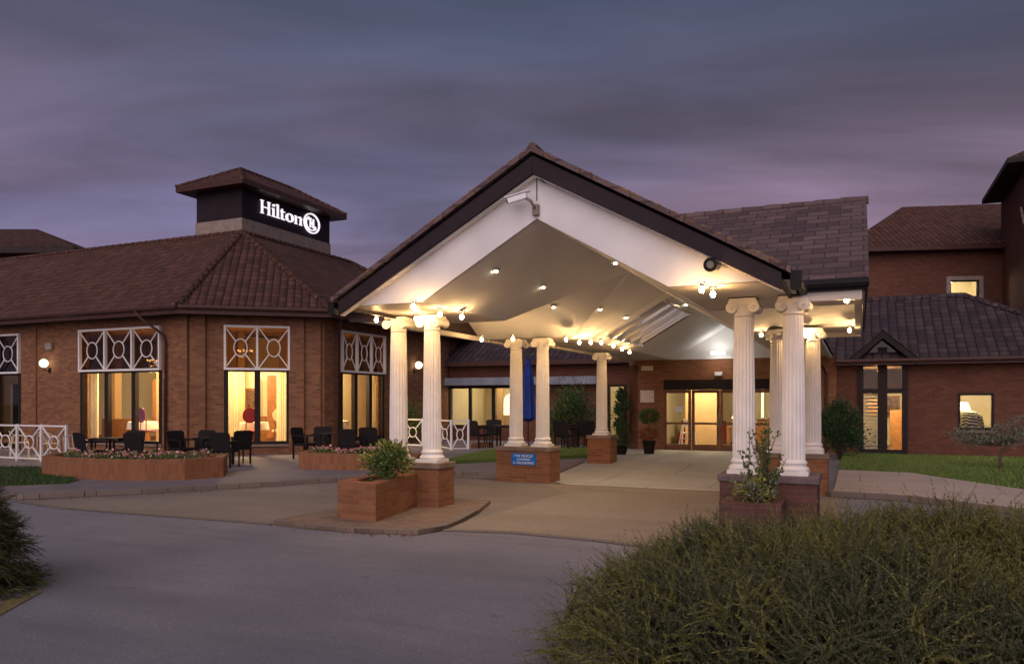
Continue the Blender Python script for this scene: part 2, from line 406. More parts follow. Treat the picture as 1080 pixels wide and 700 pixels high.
def leafmesh(name, mat, P, D, size, parent=None, org=(0, 0, 0), aspect=.5):
    """leaf quads (diamonds) at P (n,3), pointing along D (n,3)"""
    n = len(P); P = np.asarray(P, float) - np.array(org); D = np.asarray(D, float)
    D = D / (np.linalg.norm(D, axis=1, keepdims=True) + 1e-9)
    r = nr.normal(size=(n, 3)); S = np.cross(D, r); S /= (np.linalg.norm(S, axis=1, keepdims=True) + 1e-9)
    L = (size * nr.uniform(.6, 1.3, n))[:, None] if np.isscalar(size) else size[:, None]
    Nn = np.cross(D, S)
    a = P; b = P + D * L * .5 + S * L * aspect * .5 + Nn * L * .08; c = P + D * L; d = P + D * L * .5 - S * L * aspect * .5 + Nn * L * .08
    V = np.stack([a, b, c, d], 1).reshape(-1, 3)
    me = bpy.data.meshes.new(name); me.vertices.add(4 * n); me.vertices.foreach_set('co', V.ravel())
    me.loops.add(4 * n); me.loops.foreach_set('vertex_index', np.arange(4 * n)); me.polygons.add(n)
    me.polygons.foreach_set('loop_start', np.arange(0, 4 * n, 4)); me.polygons.foreach_set('loop_total', np.full(n, 4))
    me.update(); me.validate(); me.materials.append(mat)
    o = bpy.data.objects.new(name, me); C.objects.link(o)
    if parent is not None: o.parent = parent
    return o
def trimesh(name, mat, V, parent=None):
    n = len(V) // 3
    me = bpy.data.meshes.new(name); me.vertices.add(3 * n); me.vertices.foreach_set('co', np.asarray(V, float).ravel())
    me.loops.add(3 * n); me.loops.foreach_set('vertex_index', np.arange(3 * n)); me.polygons.add(n)
    me.polygons.foreach_set('loop_start', np.arange(0, 3 * n, 3)); me.polygons.foreach_set('loop_total', np.full(n, 3))
    me.update(); me.materials.append(mat)
    o = bpy.data.objects.new(name, me); C.objects.link(o)
    if parent is not None: o.parent = parent
    return o

# ------------------------------------------------------------------ ground
def sheet(name, pts, zo, mat, thick=0, kind='structure', follow=True):
    """flat paving with the ground's gentle rise; zo above ground; thick = visible edge down"""
    bm = bmesh.new(); vs = [bm.verts.new((p[0], p[1], 0)) for p in pts]; bm.faces.new(vs)
    for v in (5, 6, 7, 8, 9, 10, 11, 12):
        g = bm.verts[:] + bm.edges[:] + bm.faces[:]
        bmesh.ops.bisect_plane(bm, geom=g, plane_co=(0, v, 0), plane_no=(0, 1, 0))
    if thick:
        r = bmesh.ops.extrude_face_region(bm, geom=bm.faces[:])
        up = [e for e in r['geom'] if isinstance(e, bmesh.types.BMVert)]
        for v in bm.verts: v.co.z = -thick
        for v in up: v.co.z = 0
    for v in bm.verts: v.co.z += gz(v.co.y) + zo
    bmesh.ops.recalc_face_normals(bm, faces=bm.faces)
    mb = MB(); bm.verts.index_update(); mb.v = [tuple(v.co) for v in bm.verts]; mb.f = [tuple(v.index for v in f.verts) for f in bm.faces]; bm.free()
    cx = sum(p[0] for p in pts) / len(pts); cy = sum(p[1] for p in pts) / len(pts)
    o = top(mb, name, mat, (cx, cy, 0)); o['kind'] = kind
    return o
def ribbon(path, w):     # polygon of constant width to the left of a path
    L = []
    for i, p in enumerate(path):
        a = Vector(path[max(i - 1, 0)]); b = Vector(path[min(i + 1, len(path) - 1)]); d = (b - a).normalized()
        L.append((p[0] - d.y * w, p[1] + d.x * w))
    return list(path) + L[::-1]
def kerb(name, path, w, h, base=0.0):
    mb = MB()
    for i in range(len(path) - 1):
        pass
    poly = ribbon(path, w); n = len(path)
    for i in range(n - 1):
        q = [poly[i], poly[i + 1], poly[2 * n - 2 - i], poly[2 * n - 1 - i]]
        k = max(1, int((Vector(q[1]) - Vector(q[0])).length / .9))
        for j in range(k):
            t0, t1 = j / k, (j + 1) / k
            a = Vector(q[0]).lerp(Vector(q[1]), t0 + .004 / k); b = Vector(q[0]).lerp(Vector(q[1]), t1 - .004 / k)
            c = Vector(q[3]).lerp(Vector(q[2]), t1 - .004 / k); d = Vector(q[3]).lerp(Vector(q[2]), t0 + .004 / k)
            z = gz((a.y + c.y) / 2) + rnd.uniform(-.003, .003)
            mb.prism([a, b, c, d], base + z - .1, base + z + h)
    o = top(mb, name, KERB, (path[0][0], path[0][1], 0), bevel=.012); o['kind'] = 'structure'; return o

g = MB(); N = 26
us = list(np.linspace(-60, 60, 25)); vs = [-400, -30, -12, 0] + list(np.linspace(5, 12, 9)) + [20, 40, 600]
us = [-600, -200] + us + [200, 600]
for a in vs:
    for b in us: g.v.append((b, a, gz(a) - .004))
for i in range(len(vs) - 1):
    for j in range(len(us) - 1): k = i * len(us) + j; g.f.append((k, k + 1, k + 1 + len(us), k + len(us)))
top(g, 'road', ASPH, (0, 0, 0), kind='structure')

# lay-by in front of the terrace and forecourt under the canopy
lay = [gpx(60, 536), gpx(285, 553), (1.15, -1.75), (1.3, 4.2), (-1.5, 5.2), (-2.9, 5.0), gpx(360, 508), gpx(150, 521), gpx(15, 528)]
sheet('layby', lay, .004, LAYB)
fore = [(1.15, -1.72), gpx(540, 562), gpx(625, 570), gpx(800, 590), (6.1, -2.6), (6.1, 4.3), (.0, 4.35), (1.25, 3.0)]
sheet('forecourt', fore, .010, FORE)
sheet('entrance_slab', [(.75, 4.38), (4.55, 4.38), (4.75, 14.7), (-.78, 14.7), (-.45, 9.0), (-.1, 5.2)], .012, SLAB)
sheet('side_walk', [(-3.2, 5.1), (.6, 4.4), (-.2, 5.2), (-.5, 9.0), (-.8, 10.2), (-4.0, 7.4)], .016, PAVE)
# line of flush setts between the road and the forecourt
kerb('road_channel', [gpx(20, 530), gpx(75, 537), gpx(180, 545.3), gpx(285, 553)], .12, .012)
kerb('forecourt_channel', [(1.2, -1.85), gpx(540, 562.5), gpx(625, 570.5), gpx(800, 592), (9, -4.6), (16, -7.5)], .12, .02)
# raised island under the front left plinth
isl = [gpx(288, 553), gpx(330, 558), gpx(372, 561.5), gpx(440, 564), gpx(470, 559), gpx(486, 552), (.95, -.2), (.6, .95), (-1.35, .9)]
sheet('plinth_island', isl, .065, BPAV, .12)
kerb('island_kerb', [isl[8], isl[0], isl[1], isl[2], isl[3], isl[4], isl[5], isl[6]], .13, .072)
# terrace in front of the restaurant
ter = [gpx(-260, 520), gpx(25, 526), gpx(150, 520), gpx(300, 511), gpx(355, 507), (-3.0, 4.9), (-4.0, 7.4), (-4.2, 17), (-30, 17), (-30, 3)]
sheet('terrace', ter, .095, PAVE, .12)
kerb('terrace_kerb', [gpx(-260, 521), gpx(25, 527), gpx(150, 521), gpx(300, 512), gpx(355, 508), (-3.1, 4.75), (-2.2, 5.25), (-.6, 5.1)], .13, .105)
# lawns
def lawn(name, label, pts, n, zo, mat, blade=.05):
    o = sheet(name, pts, zo, TURF, .1, 'stuff'); o['label'] = label; o['category'] = 'grass'
    P = np.array(pts); lo, hi = P.min(0), P.max(0); Q = nr.uniform(lo, hi, (n * 3, 2)); ins = np.zeros(len(Q), bool)
    j = len(P) - 1
    for i in range(len(P)):
        cnd = ((P[i, 1] > Q[:, 1]) != (P[j, 1] > Q[:, 1])) & (Q[:, 0] < (P[j, 0] - P[i, 0]) * (Q[:, 1] - P[i, 1]) / (P[j, 1] - P[i, 1] + 1e-12) + P[i, 0]); ins ^= cnd; j = i
    Q = Q[ins][:n]; z = np.array([gz(q[1]) for q in Q]) + zo
    B = np.column_stack([Q, z]); k = len(B); a = nr.uniform(0, 6.28, k); h = nr.uniform(.5, 1.2, k) * blade
    S = np.column_stack([np.cos(a), np.sin(a), 0 * a]) * (.004 + h[:, None] * .10); lean = nr.normal(0, .3, (k, 2)) * h[:, None]
    T = B + np.column_stack([lean, h])
    org = np.array([o.location.x, o.location.y, 0]); cx, cy = P.mean(0)
    V = np.stack([B - S, B + S, T], 1).reshape(-1, 3) - np.array([sum(p[0] for p in pts) / len(pts), sum(p[1] for p in pts) / len(pts), 0])
    t = trimesh('grass_blades', mat, V, o); return o
rl = [(5.95, 14.2), (5.95, 8.6), gpx(960, 506), gpx(1080, 521.5), gpx(1300, 556), (17, 8), (17, 14.2)]
lawn('lawn', 'mown green lawn strip before the right brick wing', rl, 42000, .07, GRASSB, .055)
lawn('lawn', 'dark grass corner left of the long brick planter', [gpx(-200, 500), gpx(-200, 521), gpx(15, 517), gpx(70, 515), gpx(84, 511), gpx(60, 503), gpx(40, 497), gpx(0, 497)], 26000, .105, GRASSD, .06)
lawn('lawn', 'small bright grass patch between the middle plinths and the white railing', [(-4.0, 7.5), (-.75, 10.3), (-.75, 13.3), (-4.3, 12.6), (-4.2, 9)], 22000, .10, GRASSB, .05)
# footpath on the right with its kerb
pth = [gpx(878, 523), gpx(960, 528), gpx(1080, 543), gpx(1250, 572), gpx(1500, 620), gpx(1500, 585), gpx(1300, 556), gpx(1080, 521.5), gpx(960, 506), (5.95, 8.6), (5.95, 6), ]
sheet('footpath', pth, .09, PATH, .12)
kerb('footpath_kerb', [gpx(1500, 621), gpx(1250, 573), gpx(1080, 544), gpx(960, 529), gpx(876, 524), (5.7, 4.9)][::-1], .13, .10)
# worn yellow line on the road by the left tuft
yl = m_paint('worn_road_paint', (.20, .165, .08), .8, .6, 20, .8)
sheet('road_marking', [gpx(-40, 650), gpx(42, 620), gpx(44, 624), gpx(-20, 660)], .003, yl)

lp = []
for pth_, k in (([gpx(25, 528), gpx(150, 522), gpx(300, 513)], 120), ([gpx(290, 554), gpx(372, 563), gpx(440, 565.5)], 70), ([gpx(876, 525), gpx(960, 530), gpx(1080, 545.5)], 60)):
    for i in range(k):
        j = rnd.randrange(len(pth_) - 1); a = Vector(pth_[j]).lerp(Vector(pth_[j + 1]), rnd.random()); lp.append((a.x + rnd.gauss(0, .04), a.y - abs(rnd.gauss(0, .10)) - .02, gz(a.y) + .02))
lp = np.array(lp); o = leafmesh('leaf_litter', m_leaf('dead_leaf', (.10, .06, .03), (.22, .13, .06)), lp, np.column_stack([nr.normal(size=(len(lp), 2)), np.full(len(lp), .1)]), .045)
x_, y_ = wrl(0, 0); o.location = (x_, y_, 0); o.rotation_euler = (0, 0, -TH); tag(o, 'dead leaves and grit lying along the kerbs', 'leaves', kind='stuff')
# ------------------------------------------------------------------ walls with openings, windows
def wall(mb, p, q, z0, z1, th, holes):
    """wall from p to q (2d); outside = right of travel; holes (t0,t1,za,zb)"""
    p, q = Vector(p), Vector(q); L = (q - p).length; d = (q - p) / L; n = Vector((d.y, -d.x)) * -1
    xs = sorted({0, L, *[h[0] for h in holes], *[h[1] for h in holes]}); zs = sorted({z0, z1, *[h[2] for h in holes], *[h[3] for h in holes]})
    def P(t, k, z): w = p + d * t + n * (th * k); return (w.x, w.y, z)
    sol = {}
    for i in range(len(xs) - 1):
        for j in range(len(zs) - 1):
            cx, cz = (xs[i] + xs[i + 1]) / 2, (zs[j] + zs[j + 1]) / 2
            sol[i, j] = not any(h[0] < cx < h[1] and h[2] < cz < h[3] for h in holes)
    for (i, j), s in sol.items():
        if not s: continue
        a, b, c, e = xs[i], xs[i + 1], zs[j], zs[j + 1]
        mb.poly([P(a, 0, c), P(b, 0, c), P(b, 0, e), P(a, 0, e)]); mb.poly([P(b, 1, c), P(a, 1, c), P(a, 1, e), P(b, 1, e)])
        if not sol.get((i - 1, j), False): mb.poly([P(a, 0, c), P(a, 0, e), P(a, 1, e), P(a, 1, c)])
        if not sol.get((i + 1, j), False): mb.poly([P(b, 0, c), P(b, 1, c), P(b, 1, e), P(b, 0, e)])
        if not sol.get((i, j - 1), False): mb.poly([P(a, 0, c), P(a, 1, c), P(b, 1, c), P(b, 0, c)])
        if not sol.get((i, j + 1), False): mb.poly([P(a, 0, e), P(b, 0, e), P(b, 1, e), P(a, 1, e)])
class WF:       # a frame on a wall: t along, k outwards, z up
    def __init__(s, p, q):
        s.p = Vector(p); s.d = (Vector(q) - s.p).normalized(); s.n = Vector((s.d.y, -s.d.x))
    def __call__(s, t, k, z): w = s.p + s.d * t + s.n * k; return (w.x, w.y, z)
    def box(s, mb, t0, t1, k0, k1, z0, z1):
        a = s(t0, k0, 0); b = s(t1, k0, 0); c = s(t1, k1, 0); d = s(t0, k1, 0); return mb.prism([a[:2], b[:2], c[:2], d[:2]], z0, z1)
def lattice(mb, wf, t0, t1, z0, z1, k, w=.035, dep=.04, ring=.21):
    cx, cz = (t0 + t1) / 2, (z0 + z1) / 2; rx = (t1 - t0) * ring; rz = (z1 - z0) * ring
    pts = [wf(cx + rx * math.cos(a), k, cz + rz * math.sin(a)) for a in [2 * math.pi * i / 24 for i in range(25)]]
    mb.tube(pts, w * .5, 6, False)
    for sx in (-1, 1):
        for sz in (-1, 1):
            hx, hz = (t1 - t0) / 2 * sx, (z1 - z0) / 2 * sz; l = math.hypot(hx / rx, hz / rz)
            mb.bar(wf(cx + hx, k, cz + hz), wf(cx + hx / l, k, cz + hz / l), w * .8, w * .8)

# ================================================================== RESTAURANT
A0 = loc(-9.67, 23.27); B0 = A0; B1 = loc(-5.97, 24.19)
REST = thing('restaurant_building', 'low red brick restaurant with chamfered corner, brown tiled hip roof and sign tower', 'building', (A0[0], A0[1] + 3, 0))
zt = 4.40; ZW0, ZW1, ZM = .47, 4.07, 2.73
A_far = (A0[0] - 22, A0[1]); C_far = (B1[0], B1[1] + 12.5); Bk = (A_far[0], C_far[1])
wA = WF(A_far, A0); wB = WF(A0, B1); wC = WF(B1, C_far)
LB = (Vector(B1) - Vector(A0)).length
holesA = [(22 - 4.77, 22 - 1.14, ZW0, ZW1), (22 - 11.4, 22 - 7.73, ZW0 - .3, ZW1)]
holesB = [(.969, 2.90, ZW0, ZW1)]
holesC = [(1.01, 3.54, ZW0, ZW1)]
wl = MB(); wall(wl, A_far, A0, 0, zt, .3, holesA); wall(wl, A0, B1, 0, zt, .3, holesB); wall(wl, B1, C_far, 0, zt, .3, holesC)
wall(wl, C_far, Bk, 0, zt, .3, []); wall(wl, Bk, A_far, 0, zt, .3, [])
wl.build('wall', BRICK, REST)
# brick piers standing a little proud
pr = MB()
def pier(wf, t0, t1, k=.09): wf.box(pr, t0, t1, .002, k, 0, zt - .02)
pier(wA, 21.4, 21.98); pier(wB, .02, .45); pier(wB, LB - .95, LB - .5); pier(wC, .1, .6, .06); pier(wA, 22 - 7.3, 22 - 6.9, .05); pier(wC, 4.1, 4.6); pier(wC, 7.2, 7.9, .2)
pr.build('brick_pier', BRICK, REST)
# soffit, fascia, gutter
def offs(poly, d):
    n = len(poly); out = []
    for i in range(n):
        a, b, c = Vector(poly[i - 1]), Vector(poly[i]), Vector(poly[(i + 1) % n])
        d1 = (b - a).normalized(); d2 = (c - b).normalized(); n1 = Vector((d1.y, -d1.x)); n2 = Vector((d2.y, -d2.x))
        m = (n1 + n2); m = m / (m.length_squared / 2) if m.length > 1e-6 else n1
        out.append(tuple(b + m * d))
    return out
foot = [A_far, A0, B1, C_far, Bk]; ev = offs(foot, .62)
MB().prism(ev, zt - .03, zt + .04).build('soffit', DARKT, REST)
gt = MB()
for i in range(3):
    a, b = Vector(ev[i]), Vector(ev[i + 1]); o = Vector(((b - a).normalized().y, -(b - a).normalized().x)) * .06
    gt.tube([(*(a + o), zt + .13), (*(b + o), zt + .13)], .065, 8)
    d = (b - a).normalized() * .0
    gt.solid([(*a, zt - .06), (*b, zt - .06), (*b, zt + .16), (*a, zt + .16)], (*(o * .3), 0))
gt.build('gutter', GUTTER, REST)
# roof
ze = zt + .18; za = 7.86; AP = loc(-9.7, 27.9)
RA = (A_far[0] - 6, AP[1]); RC = (AP[0], C_far[1] - 4.4)
rf = MB()
E0, E1, E2, E3, E4 = [(*p, ze) for p in ev]; apx = (*AP, za)
hip_far = (AP[0], C_far[1] - 4.2, za); ra = (A_far[0] - .6, AP[1], za)
rf.poly([E0, E1, apx, ra]); rf.poly([E1, E2, apx]); rf.poly([E2, E3, hip_far, apx]); rf.poly([E3, (E3[0] - 10.4, E3[1], ze), hip_far])
rf.poly([(E3[0] - 10.4, E3[1], ze), (AP[0] - 5.2, AP[1] + 5.2, ze), apx, hip_far]); rf.poly([(AP[0] - 5.2, AP[1] + 5.2, ze), (E0[0], AP[1] + 5.2, ze), ra, apx])
ROOF = rf.build('roof', PAN, REST)
def ridge(mb, a, b, r=.10, step=.36):
    a, b = Vector(a), Vector(b); L = (b - a).length; d = (b - a) / L; n = int(L / step)
    for i in range(n):
        p = a + d * (i * L / n); q = a + d * ((i + 1) * L / n + .03)
        mb.tube([p + Vector((0, 0, .0)), q], [r * 1.12, r * .92], 8)
rt = MB(); ridge(rt, E1, apx); ridge(rt, E2, apx); ridge(rt, apx, ra); ridge(rt, apx, hip_far); ridge(rt, E3, hip_far)
rt.build('ridge_tile', PAN, REST, smooth=True)
# downpipe crossing the soffit to the wall
dp = MB(); dp.tube([wA(22 - 1.45, .70, zt + .08), wA(22 - 1.3, .66, zt - .12), wA(22 - .95, .10, zt - .62), wA(22 - .92, .08, zt - .8), wA(22 - .92, .08, .1)], .04, 8)
dp.tube([wC(.3, .62, zt + .05), wC(.35, .5, zt - .15), wC(.8, .12, zt - .45), wC(.8, .1, .1)], .04, 8)
dp.build('downpipe', GUTTER, REST, smooth=True)

def rest_window(wf, t0, t1, n, z0=ZW0):
    fr = MB(); dk = .02
    fr_ = MB()      # lower dark frame
    wf.box(fr, t0, t1, -.14, dk, z0, z0 + .09); wf.box(fr, t0, t1, -.12, dk - .01, ZM - .05, ZM + .0)
    for i in range(n + 1):
        w = .06 if i in (0, n) else .085; t = t0 + (t1 - t0) * i / n; t = min(max(t, t0 + w), t1 - w)
        wf.box(fr, t - w, t + w, -.12, dk - .004, z0 + .09, ZM - .05)
    o = fr.build('window', FRAMED, REST)
    oo = o; oo['_o'] = REST['_o']
    lt = MB()
    for i in range(n):
        a = t0 + (t1 - t0) * i / n; b = t0 + (t1 - t0) * (i + 1) / n; lattice(lt, wf, a + .03, b - .03, ZM + .05, ZW1 - .03, .05, .038)
    for i in range(n + 1):
        t = t0 + (t1 - t0) * i / n; t = min(max(t, t0 + .035), t1 - .035); wf.box(lt, t - .03, t + .03, .0, .10, ZM + .005, ZW1 + .02)
    wf.box(lt, t0 + .065, t1 - .065, .003, .097, ZM + .003, ZM + .066); wf.box(lt, t0 + .065, t1 - .065, .003, .097, ZW1 - .045, ZW1 + .018)
    lt.build('transom_lattice', WHITE, o, org=REST['_o'])
    gl = MB(); gl.poly([wf(t0, -.08, z0 + .05), wf(t1, -.08, z0 + .05), wf(t1, -.08, ZM), wf(t0, -.08, ZM)]); gl.build('pane', GLASS, o, org=REST['_o'])
    g2 = MB(); g2.poly([wf(t0, -.06, ZM), wf(t1, -.06, ZM), wf(t1, -.06, ZW1), wf(t0, -.06, ZW1)]); g2.build('transom_pane', GLASSD, o, org=REST['_o'])
    sl = MB(); wf.box(sl, t0 - .04, t1 + .04, -.1, .06, z0 - .07, z0 - .002); sl.build('sill', CAP, o, org=REST['_o'])
    cu = MB()
    for (a, b) in ((t0 + .05, t0 + .42), (t1 - .42, t1 - .05)):
        pts = [wf(a + (b - a) * i / 20, -.30 + .05 * math.sin(i * 1.9), 0) for i in range(21)]
        for i in range(20): cu.poly([(*pts[i][:2], z0), (*pts[i + 1][:2], z0), (*pts[i + 1][:2], ZM + .1), (*pts[i][:2], ZM + .1)])
    cu.build('curtain', CURT, o, org=REST['_o'])
rest_window(wA, *holesA[0][:2], 3); rest_window(wA, *holesA[1][:2], 3, ZW0 - .3); rest_window(wB, *holesB[0][:2], 2); rest_window(wC, *holesC[0][:2], 3)
# inside of the restaurant: floor, ceiling and back walls
iw = MB(); d = 6.0
inn = offs(foot, -.32)
iw.prism(offs(foot, -.31), .30, .36)
iw.build('floor', CARPET, REST)
ic = MB(); ic.prism(offs(foot, -.31), 4.15, 4.2); ic.build('ceiling', TANW, REST)
ib = MB()
wall(ib, (A0[0] - 21, A0[1] + d), (A0[0] + .8, A0[1] + d), .36, 4.15, .1, [(3.5, 5, .4, 2.6), (12.6, 14.6, 1.2, 2.5), (18.2, 19.6, .36, 2.5)])
wall(ib, (A0[0] + .8, A0[1] + d), (A0[0] + .8, A0[1] + d + 8), .36, 4.15, .1, [(2, 3, 1.2, 2.4)])
ib.build('partition', CREAMW, REST)
ip = MB()
for t in (14.8, 17.2, 19.0, 20.6): wA.box(ip, t, t + .28, -3.3, -3.0, .36, 4.15)
for t in (1.1, 2.45): wB.box(ip, t, t + .22, -3.0, -2.8, .36, 4.15)
for t in (1.8, 3.6): wC.box(ip, t, t + .22, -3.2, -3.0, .36, 4.15)
ip.build('indoor_post', TANW, REST)
ps = MB(); wA.box(ps, 15.6, 16.4, -5.9, -5.85, 1.2, 2.4); ps.build('glow_panel', SPOTW, REST)  # panel glows by its own material; no lamp stands behind it
dd = MB(); wA.box(dd, 16.9, 18.0, -3.2, -3.1, .8, 2.6); wB.box(dd, 2.0, 2.5, -3.6, -3.5, .5, 2.7); wC.box(dd, 2.1, 2.6, -3.6, -3.5, .5, 2.6); dd.build('dark_doorway', WOOD, REST)
# framed pictures, dado rail and sideboards that give the rooms their depth
PICT = m_paint('picture_print', (.20, .12, .08), .5, .8, 9)
for wf, spots in ((wA, ((14.2, -5.85), (17.2, -5.85), (20.4, -5.85), (16.4, -5.85))), (wB, ((.9, -4.6), (2.9, -4.6), (3.4, -4.6))), (wC, ((1.4, -4.4), (3.0, -4.4)))):
    for t, k in spots:
        m = MB(); wf.box(m, t, t + .62, k + .0, k + .04, 1.5, 2.25); pf_ = m.build('picture_frame', WOOD, REST); m = MB(); wf.box(m, t + .07, t + .55, k + .041, k + .05, 1.57, 2.18); m.build('print', PICT, pf_, org=REST['_o'])
m = MB(); wB.box(m, -.4, 4.3, -4.75, -4.64, .36, 4.1); m.build('partition', CREAMW, REST)
m = MB(); wB.box(m, -.4, 4.3, -4.64, -4.60, 1.15, 1.22); m.build('dado_rail', WOOD, REST)
m = MB(); wC.box(m, -.2, 4.6, -4.55, -4.45, .36, 4.1); m.build('partition', CREAMW, REST)
m = MB(); wC.box(m, 2.2, 3.3, -4.4, -4.1, .36, 1.25); m.build('sideboard', WOOD, REST)
m = MB(); wA.box(m, 14.9, 16.9, -3.0, -2.6, .36, 1.15); m.build('sideboard', WOOD, REST)
# chandeliers
def chandelier(u, v, z, lab, e=60):
    t = thing('chandelier', lab, 'chandelier', (u, v, z), 'chandeliers inside the restaurant')
    m = MB(); m.tube([(u, v, z + .2), (u, v, 4.15)], .012, 6); m.ball((u, v, z + .1), .05); b = MB()
    for k in range(6):
        a = k * math.pi / 3; p = (u + .22 * math.cos(a), v + .22 * math.sin(a), z + .12)
        m.tube([(u, v, z + .02), (u + .13 * math.cos(a), v + .13 * math.sin(a), z - .04), p], .012, 6); b.ball((p[0], p[1], p[2] + .05), .035, 8, 5)
    m.build('arm', STEEL, t, smooth=True); b.build('bulb', INTB, t)
    ld = bpy.data.lights.new('chandelier_glow', 'POINT'); ld.energy = e; ld.color = (1, .72, .34); ld.shadow_soft_size = .25
    lo = bpy.data.objects.new('chandelier_glow', ld); C.objects.link(lo); lo.parent = t; lo.location = (0, 0, -.35)
def q(wf, t, k): p = wf(t, k, 0); return p[0], p[1]
chandelier(*q(wA, 18.6, -1.7), 3.0, 'brass chandelier behind the widest lattice window left of the chamfered corner', 720)
chandelier(*q(wB, 1.45, -1.5), 3.25, 'brass chandelier behind the two-pane lattice window on the chamfered corner', 600)
chandelier(*q(wC, 2.3, -1.7), 3.0, 'brass chandelier behind the lattice window beside the front left columns', 560)
chandelier(*q(wA, 12.5, -2.4), 3.0, 'brass chandelier behind the far left lattice window', 60)
# dining tables and chairs
def make_dining_chair(mat):
    e = proto('dining_chair'); s = MB(); s.lathe([(.2, .44), (.23, .46), (.22, .5), (.1, .52)], n=16); s.build('seat', mat, e, smooth=True)
    b = MB(); b.tube([(0, .22, .98 - .0), (0, .25, .98)], [.24, .24], 20); b.build('backrest', mat, e, smooth=True)
    for sx, sy in ((-1, -1), (1, -1), (-1, 1), (1, 1)):
        l = MB(); l.tube([(.17 * sx, .17 * sy, 0), (.15 * sx, .16 * sy, .45 if sy < 0 else .85)], .018, 6); l.build('leg', WOOD, e)
    return e
def make_dining_table():
    e = proto('dining_table'); m = MB(); m.lathe([(.5, .50), (.46, .72), (.45, .745), (.2, .75)], n=28, mod=lambda j, z: 1 + (.04 * math.cos(j * 1.5708 * 1.7) if z < .6 else 0)); m.build('tablecloth', CLOTH, e, smooth=True)
    l = MB(); l.tube([(0, 0, 0), (0, 0, .7)], .04, 8); l.build('leg', WOOD, e); return e
FZ = .36
c0 = make_dining_chair(REDF); place(c0, *q(wB, 1.75, -.75), FZ, R(180 + 20), 'red round-backed dining chair in the chamfered corner window', 'chair', 'dining chairs in the restaurant')
c1 = make_dining_chair(PURF); place(c1, *q(wA, 19.35, -.8), FZ, R(180 - 10), 'mauve round-backed dining chair in the wide window left of the corner', 'chair', 'dining chairs in the restaurant')
c2 = make_dining_chair(CURT); place(c2, *q(wB, 2.5, -1.4), FZ, R(230), 'cream round-backed dining chair at the right of the corner window', 'chair', 'dining chairs in the restaurant')
t0 = make_dining_table(); place(t0, *q(wB, 1.7, -1.6), FZ, 0, 'dining table under a white cloth in the chamfered corner window', 'table', 'dining tables in the restaurant')
t1 = copy_tree(t0); place(t1, *q(wA, 18.4, -1.4), FZ, 0, 'dining table under a white cloth in the wide window left of the corner', 'table', 'dining tables in the restaurant')
t2 = copy_tree(t0); place(t2, *q(wC, 2.6, -1.4), FZ, 0, 'dining table under a white cloth in the window beside the front left columns', 'table', 'dining tables in the restaurant')

# sign tower
TW = loc(-9.75, 28.0); tu0, tu1 = TW[0] - 2.25, TW[0]; tv0, tv1 = TW[1], TW[1] + 5.15
MB().box(tu0, tu1, tv0, tv1, 7.0, 8.42).build('tower_base', FLASH, REST)
tw = MB(); tw.box(tu0 + .03, tu1 - .03, tv0 + .03, tv1 - .03, 8.42, 9.6); TOW = tw.build('tower', TOWERP, REST)
TOW['_o'] = REST['_o']
o_ = .48; e4 = [(tu0 - o_, tv0 - o_, 9.36), (tu1 + o_, tv0 - o_, 9.36), (tu1 + o_, tv1 + o_, 9.36), (tu0 - o_, tv1 + o_, 9.36)]
MB().prism([p[:2] for p in e4], 9.50, 9.69).build('tower_eave', GUTTER, TOW, org=REST['_o'])
hh = (tu1 - tu0) / 2 + o_; cu_ = (tu0 + tu1) / 2; r1 = (cu_, tv0 - o_ + hh, 9.69 + .92); r2 = (cu_, tv1 + o_ - hh, 9.69 + .92); e5 = [(a, b, 9.69) for a, b, _ in e4]
trf = MB(); trf.poly([e5[0], e5[1], r1]); trf.poly([e5[1], e5[2], r2, r1]); trf.poly([e5[2], e5[3], r2]); trf.poly([e5[3], e5[0], r1, r2]); trf.build('tower_roof', PAN, TOW, org=REST['_o'])
tr = MB(); ridge(tr, e5[0], r1, .08); ridge(tr, e5[1], r1, .08); ridge(tr, r1, r2, .08); ridge(tr, e5[2], r2, .08); tr.build('ridge_tile', PAN, TOW, org=REST['_o'], smooth=True)
# lettering on the east face of the tower: along +v, facing +u
def S2(x, z): return (tv0 + .92 + x, 8.80 + z * .82)
lk = tu1 - .03
def sg_poly(mb, pts, d0=.02, d1=.075):
    mb.solid([(lk + d0, a, b) for a, b in [S2(x, z) for x, z in pts]], (d1 - d0, 0, 0))
def sbar(mb, x0, x1, z0, z1): sg_poly(mb, [(x0, z0), (x1, z0), (x1, z1), (x0, z1)])
def sring(mb, cx, cz, rx, rz, w, n=28, a0=0, a1=360, wz=None):
    wz = wz or w
    for i in range(n):
        t0 = R(a0 + (a1 - a0) * i / n); t1 = R(a0 + (a1 - a0) * (i + 1) / n)
        sg_poly(mb, [(cx + rx * math.cos(t0), cz + rz * math.sin(t0)), (cx + rx * math.cos(t1), cz + rz * math.sin(t1)), (cx + (rx - w) * math.cos(t1), cz + (rz - wz) * math.sin(t1)), (cx + (rx - w) * math.cos(t0), cz + (rz - wz) * math.sin(t0))])
